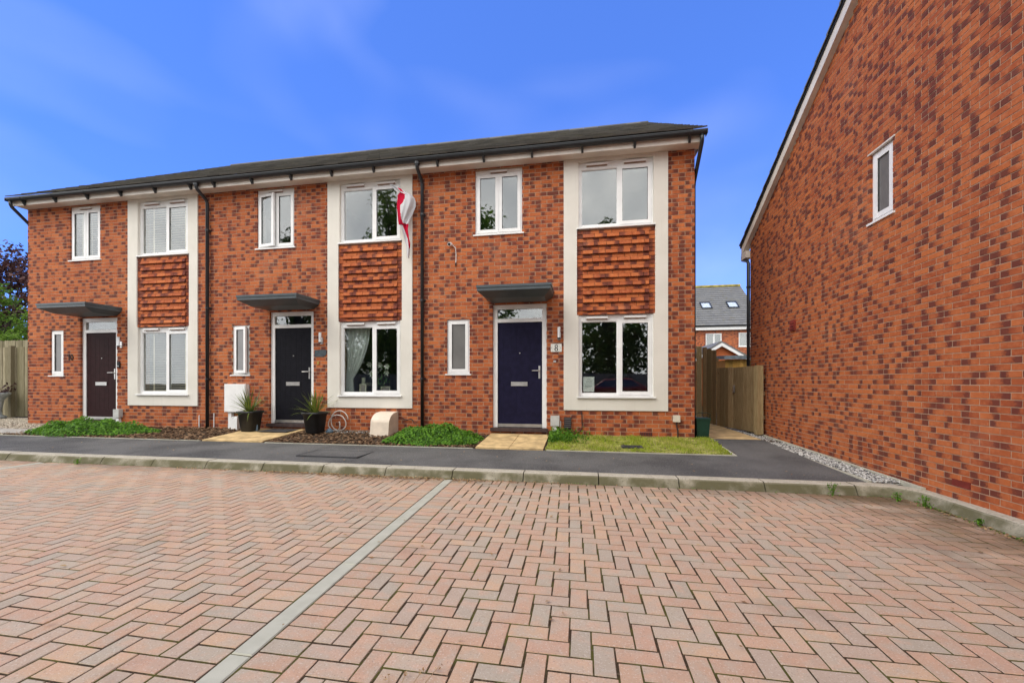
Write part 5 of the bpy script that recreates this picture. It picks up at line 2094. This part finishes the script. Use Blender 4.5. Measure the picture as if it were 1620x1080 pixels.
# ------------------------------------------------------------------ things seen through the windows
m = MB()
m.box(0.03, 0.235, YF + 0.072, YF + 0.074, 1.045, 1.33)
nt = m.build('paper_notice', M['paper'])
tag(nt, 'white printed paper notice stuck inside the ground floor window of the house numbered 8', 'notice')
m = MB()
for (zz, a, b, hh) in ((1.275, 0.105, 0.16, 0.010), (1.235, 0.07, 0.195, 0.009), (1.20, 0.07, 0.20, 0.005), (1.165, 0.07, 0.195, 0.003), (1.155, 0.07, 0.19, 0.003), (1.145, 0.07, 0.195, 0.003), (1.135, 0.07, 0.18, 0.003), (1.115, 0.07, 0.15, 0.003)):
    m.box(a, b, YF + 0.0712, YF + 0.0719, zz, zz + hh)
m.build('print', M['greyink'], nt)


def blind(label, x0, x1, z0, z1, step=0.055, tilt=0.12):
    y = YF + 0.145
    root = thing('venetian_blind', label, 'blind', ((x0 + x1) / 2, y, z0), 'blinds of the house with the brown door')
    m = MB()
    m.box(x0, x1, y - 0.025, y + 0.025, z1 - 0.04, z1)
    m.build('head_rail', M['blind'], root)
    c, s_ = 0.024 * math.cos(tilt), 0.024 * math.sin(tilt)
    m = MB()
    w = (x1 - x0) / 2 - 0.01
    m.prism([(-w, -c, -s_), (-w, -c + 0.001, -s_ + 0.003), (-w, c, s_ + 0.003), (-w, c, s_)], (2 * w, 0, 0))
    sl = m.mesh('slat', M['blind'])
    z = z1 - 0.08
    while z > z0:
        o = obj('slat', sl, root)
        o.location = ((x0 + x1) / 2, y, z)
        z -= step
    for xx in (x0 + 0.2 * (x1 - x0), x0 + 0.55 * (x1 - x0), x0 + 0.85 * (x1 - x0)):
        m = MB()
        m.box(xx - 0.014, xx + 0.014, y - 0.028, y - 0.0265, z0, z1 - 0.05)
        m.build('ladder_tape', M['blind'], root)


P1 = HOUSE[0]['P']
blind('slatted blind in the ground floor window of the house with the brown door', P1 + 0.29, P1 + 1.60, 0.98, 2.45)
blind('slatted blind in the wide upper window of the house with the brown door', P1 + 0.29, P1 + 1.60, 4.12, 5.32)
blind('slatted blind in the narrow upper window of the house with the brown door', -11.86, -11.07, 4.12, 5.28)

P2 = HOUSE[1]['P']


def curtain(label, xa, xb_top, xb_bot, z0, z1, flip=1):
    m = MB()
    nr, nc = 30, 40
    vs, fs = [], []
    for a in range(nr + 1):
        t = a / nr
        z = z1 + (z0 - z1) * t
        if t < 0.78:
            k = t / 0.78
            xe = xb_top + (xb_bot - xb_top) * (k ** 2.2)
        else:
            k = (t - 0.78) / 0.22
            xe = xb_bot + (xb_top - xb_bot) * 0.10 * k
        for b in range(nc + 1):
            s_ = b / nc
            vs.append((xa + (xe - xa) * s_, YF + 0.20 + 0.028 * math.sin(s_ * 34 + t * 1.5) + 0.01 * math.sin(s_ * 75), z))
    for a in range(nr):
        for b in range(nc):
            fs.append((a * (nc + 1) + b, (a + 1) * (nc + 1) + b, (a + 1) * (nc + 1) + b + 1, a * (nc + 1) + b + 1))
    m.add(vs, fs, (0.6, 0, 0, 0))
    o = m.build('curtain', M['curtain'], None, True)
    md_ = o.modifiers.new('thickness', 'SOLIDIFY')
    md_.thickness = 0.002
    tag(o, label, 'curtain')


curtain('long white tied back curtain in the ground floor window of the middle house', P2 + 0.29, P2 + 0.83, P2 + 0.44, 0.97, 2.45)
curtain('sliver of grey white curtain at the flag side of the same ground floor window', P2 + 1.62, P2 + 1.47, P2 + 1.60, 0.97, 2.45)

ly = thing('lily_vase', 'vase of white lilies behind the ground floor window of the middle house', 'flowers', (P2 + 0.93, YF + 0.55, 0.75))
m = MB()
m.lathe((P2 + 0.93, YF + 0.55, 0.72), [(0.06, 0), (0.07, 0.05), (0.05, 0.25), (0.065, 0.32)], 16)
m.build('vase', M['stone_pot'], ly, True)
m, st = MB(), MB()
for k in range(9):
    a = k * 0.7 + 0.3
    r_ = 0.12 + 0.14 * R()
    c = Vector((P2 + 0.90 + r_ * math.cos(a), YF + 0.50 + 0.4 * r_ * math.sin(a), 1.36 + U(-0.12, 0.26)))
    st.tube([(P2 + 0.93, YF + 0.55, 1.02), ((c.x + P2 + 0.93) / 2, c.y, (c.z + 1.1) / 2), tuple(c)], 0.005, 5)
    if k < 6:
        for q in range(6):
            b = q * 1.047
            d_ = Vector((math.cos(b), -0.6, math.sin(b))).normalized()
            sd = Vector((-math.sin(b), 0, math.cos(b))) * 0.020
            p1 = c + d_ * 0.05
            p2 = c + d_ * 0.085 + Vector((0, -0.005, -0.02))
            m.add([tuple(c), tuple(p1 + sd), tuple(p2), tuple(p1 - sd)], [(0, 1, 2, 3)])
    for q in range(4):
        leaf_quad(st, c + rdir() * 0.07, rdir() + Vector((0, -1, 0)), 0.11, (0.5, 0, 0, 0), 0.28)
m.build('petals', M['lily'], ly)
tag(st.build('stems', M['stem'], ly), kind='stuff')
for xx, lab in ((P2 + 0.56, 'cream turned post of a chair below the white curtain'), (P2 + 1.56, 'cream turned post of a chair at the flag side of the window')):
    t = thing('chair', lab, 'chair', (xx, YF + 0.45, 0.36))
    for dx in (0.0,):
        m = MB()
        m.lathe((xx, YF + 0.42, 0.37), [(0.03, 0), (0.03, 0.5), (0.022, 0.55), (0.034, 0.6), (0.024, 0.66), (0.036, 0.74), (0.04, 0.80), (0.04, 0.95), (0.03, 0.96)], 12)
        m.build('post', M['wood_cream'], t, True)
    m = MB()
    m.box(xx - 0.02, xx + 0.02, YF + 0.46, YF + 0.90, 0.82, 0.86)
    m.box(xx - 0.02, xx + 0.02, YF + 0.46, YF + 0.90, 1.15, 1.22)
    m.build('back_rail', M['wood_cream'], t)
for (xx, zz, w_, h_, ang, lab) in ((P2 + 0.66, 1.0, 0.15, 0.19, 0.35, 'small picture frame leaning inside the sill below the lilies'), (P2 + 1.17, 1.0, 0.20, 0.14, 0.0, 'small picture frame inside the sill right of the lilies')):
    t = thing('picture_frame', lab, 'picture frame', (xx, YF + 0.22, zz))
    m = MB()
    m.ring(xx - w_ / 2, xx + w_ / 2, zz, zz + h_, 0.016, YF + 0.215, YF + 0.235)
    m.build('frame', M['wood_cream'], t)
    m = MB()
    m.box(xx - w_ / 2 + 0.016, xx + w_ / 2 - 0.016, YF + 0.225, YF + 0.23, zz + 0.016, zz + h_ - 0.016)
    m.build('picture', M['room'], t)

# ------------------------------------------------------------------ beyond the gap: shed, outbuilding, far house
sh = thing('garden_shed', 'yellow timber shed with a flat grey felt roof behind the low side fence', 'shed', (6.4, 15.8, 0.1))
for k in range(30):
    m = MB()
    m.box(5.0 + k * 0.12, 5.0 + (k + 1) * 0.12 - 0.006, 15.4 + U(-.003, .003), 15.42, 0.1, 2.03, rnd4())
    m.build('board', M['shed'], sh)
m = MB()
m.box(5.01, 8.59, 15.43, 17.2, 0.1, 2.02)
m.build('body', M['shed'], sh)
m = MB()
m.prism([(4.9, 15.22, 2.03), (4.9, 17.4, 2.16), (4.9, 17.4, 2.26), (4.9, 15.22, 2.16)][::-1], (3.8, 0, 0))
m.build('roof', M['felt'], sh)

ob = thing('outbuilding', 'small gabled brick outbuilding with white barge boards beyond the yellow shed', 'outbuilding', (6.4, 21, 0.1))
m = MB()
ax, ay, az = 6.55, 20.8, 3.12
m.prism([(ax - 1.35, ay, 0.1), (ax + 1.35, ay, 0.1), (ax + 1.35, ay, 2.28), (ax, ay, az - 0.08), (ax - 1.35, ay, 2.28)], (0, 4.5, 0), (0.6, 0, 0.5, -1))
m.build('wall', M['brick'], ob)
m = MB()
for sg in (-1, 1):
    m.prism([(ax, ay - 0.15, az), (ax + sg * 1.55, ay - 0.15, az - 0.96), (ax + sg * 1.55, ay - 0.15, az - 0.88), (ax, ay - 0.15, az + 0.08)], (0, 4.8, 0), (0.6, 0, 0.5, 0))
m.build('roof', M['roof_far'], ob)
m = MB()
for sg in (-1, 1):
    m.prism([(ax, ay - 0.18, az - 0.17), (ax + sg * 1.52, ay - 0.18, az - 1.10), (ax + sg * 1.52, ay - 0.18, az - 0.965), (ax, ay - 0.18, az - 0.015)], (0, 0.025, 0))
m.build('barge_board', M['upvc'], ob)

fh = thing('far_house', 'distant brick house with grey tiled roof and two bright rooflights seen through the gap', 'house', (8, 33, 0))
fy = 33.2
fx0, fx1 = 2.0, 13.3
m = MB()
core_wall(m, fx0, fx1, 0.0, 5.25, [(9.38, 10.52, 3.95, 4.98), (11.72, 12.92, 3.93, 5.0)], fy, 0.2)
m.add([(fx1, fy + 0.2, 0), (fx1, fy + 9, 0), (fx1, fy + 9, 5.3), (fx1, fy + 4.6, 9.0), (fx1, fy + 0.2, 5.3)], [(0, 1, 2, 3, 4)])
m.build('wall', NT.fin(NT('far_mortar'), (0.50, 0.34, 0.25), 0.9), fh)
m = MB()
for (r, w) in brick_rects(7.6, fx1, 2.2, 5.25, [(9.38, 10.52, 3.95, 4.98), (11.72, 12.92, 3.93, 5.0)], L_, HC, JT, 2.2):
    add_brick(m, *r, fy - 0.008, 0.012, L_)
tag(m.build('brickwork', M['brick'], fh), kind='stuff')
for (a, b, c, d) in ((9.38, 10.52, 3.95, 4.98), (11.72, 12.92, 3.93, 5.0)):
    window(fh, a, b, c + 0.01, d, fy + 0.01, [(0, 0.5, 'f'), (0.5, 1, 's')], vents=0)
m = MB()
m.box(fx0 + 0.2, fx1 - 0.2, fy + 0.5, fy + 0.52, 2.6, 5.2)
m.build('room', M['room'], fh)
m = MB()
m.box(fx0, fx1 + 0.1, fy - 0.30, fy - 0.28, 5.22, 5.44)
m.box(fx0, fx1 + 0.1, fy - 0.28, fy, 5.20, 5.219)
m.build('fascia_board', M['upvc'], fh)
m = MB()
m.tube([(fx0, fy - 0.36, 5.50), (fx1 + 0.1, fy - 0.36, 5.50)], 0.065, 10)
m.build('gutter', M['black'], fh)
roof_tiles(fh, fx0, fx1 + 0.15, fy - 0.42, 5.52, fy + 4.6, 0.80, 0.33, 0.345, 'roof_far', 'roof', th=0.05)
m = MB()
m.add([(fx0, fy - 0.4, 5.50), (fx1 + 0.12, fy - 0.4, 5.50), (fx1 + 0.12, fy + 4.6, 9.5), (fx0, fy + 4.6, 9.5), (fx1 + 0.12, fy + 9.6, 5.5), (fx0, fy + 9.6, 5.5)], [(0, 1, 2, 3), (3, 2, 4, 5)])
m.build('roof_deck', M['roof_far'], fh)
m = MB()
m.tube([(fx0, fy + 4.6, 9.57), (fx1 + 0.15, fy + 4.6, 9.57)], 0.12, 10, (0.8, 0, 0, 0))
m.build('ridge', M['lichen'], fh)
for xx in (9.92, 11.92):
    def TR(a, b, c):            # on the slope: across, up the slope, out of the slope
        k = math.hypot(1, 0.80)
        return (xx + a, fy + 1.55 + b / k - c * 0.8 / k, 5.52 + (1.55 + 0.42) * 0.80 + b * 0.8 / k + c / k)
    m = MB(TR)
    m.box(-0.39, -0.33, 0, 0.98, 0.02, 0.13)
    m.box(0.33, 0.39, 0, 0.98, 0.02, 0.13)
    m.box(-0.33, 0.33, 0, 0.06, 0.02, 0.13)
    m.box(-0.33, 0.33, 0.92, 0.98, 0.02, 0.13)
    rl = m.build('rooflight', M['black'], fh)
    m = MB(TR)
    m.box(-0.33, 0.33, 0.06, 0.92, 0.10, 0.115)
    m.build('pane', M['rooflight'], rl)
    m = MB(TR)
    m.box(-0.33, 0.33, 0.06, 0.92, 0.045, 0.06)
    m.build('sky_glare_sheet', M['paper'], rl)  # white sheet added under the glass, stands in for bright mirrored sky

# ------------------------------------------------------------------ red car across the bays, mirrored in the ground floor window
car = thing('parked_car', 'small red hatchback parked behind the viewpoint, mirrored in the ground floor window', 'car', (1.6, -6.6, -0.03))
prof = [(-1.95, 0.30), (-1.98, 0.55), (-1.90, 0.80), (-1.05, 0.95), (-0.45, 1.40), (0.85, 1.45), (1.60, 1.02), (1.85, 0.92), (1.92, 0.55), (1.88, 0.28)]


def car_sec(x, z):
    w = 0.84
    if z > 0.95:
        w = 0.84 - (z - 0.95) * 0.38
    elif z < 0.4:
        w = 0.80
    return w


cx_, cy_ = 1.6, -6.6
m = MB()
vs = []
for sgn in (-1, 1):
    for (px, pz) in prof:
        vs.append((cx_ + px, cy_ + sgn * car_sec(px, pz), pz))
n = len(prof)
fs = [tuple(range(n)), tuple(range(2 * n - 1, n - 1, -1))] + [(k, n + k, n + (k + 1) % n, (k + 1) % n) for k in range(n)]
m.add(vs, fs)
bd = m.build('body', M['car_red'], car)
bv = bd.modifiers.new('round', 'BEVEL')
bv.width = 0.06
bv.segments = 3
for sgn in (-1, 1):
    for quad in ([(-0.90, 0.99), (-0.42, 1.33), (0.15, 1.36), (0.15, 0.99)], [(0.21, 0.99), (0.21, 1.36), (0.80, 1.36), (1.35, 1.05)]):
        m = MB()
        m.add([(cx_ + a, cy_ + sgn * (car_sec(a, b) + 0.006), b) for a, b in quad], [(0, 1, 2, 3)])
        m.build('side_window', M['car_glass'], car)
    for wx in (-1.25, 1.22):
        m = MB()
        m.tube([(cx_ + wx, cy_ + sgn * 0.66, 0.28), (cx_ + wx, cy_ + sgn * 0.86, 0.28)], 0.31, 24)
        wh = m.build('wheel', M['rubber'], car)
        m = MB()
        m.tube([(cx_ + wx, cy_ + sgn * 0.861, 0.28), (cx_ + wx, cy_ + sgn * 0.875, 0.28)], 0.20, 20)
        m.build('rim', M['steel'], wh)
    m = MB()
    m.box(cx_ - 1.99, cx_ - 1.90, cy_ + sgn * 0.60 - 0.14, cy_ + sgn * 0.60 + 0.14, 0.64, 0.76)
    m.build('headlight', M['lamp_white'], car)
for quad in ([(-1.0, 0.985), (-0.50, 1.37)], [(0.95, 1.405), (1.52, 1.085)]):
    (a, b), (c, d) = quad
    m = MB()
    m.add([(cx_ + a - 0.004, cy_ - 0.72, b + 0.006), (cx_ + a - 0.004, cy_ + 0.72, b + 0.006), (cx_ + c - 0.004, cy_ + 0.60, d + 0.006), (cx_ + c - 0.004, cy_ - 0.60, d + 0.006)], [(0, 1, 2, 3)])
    m.build('windscreen', M['car_glass'], car)
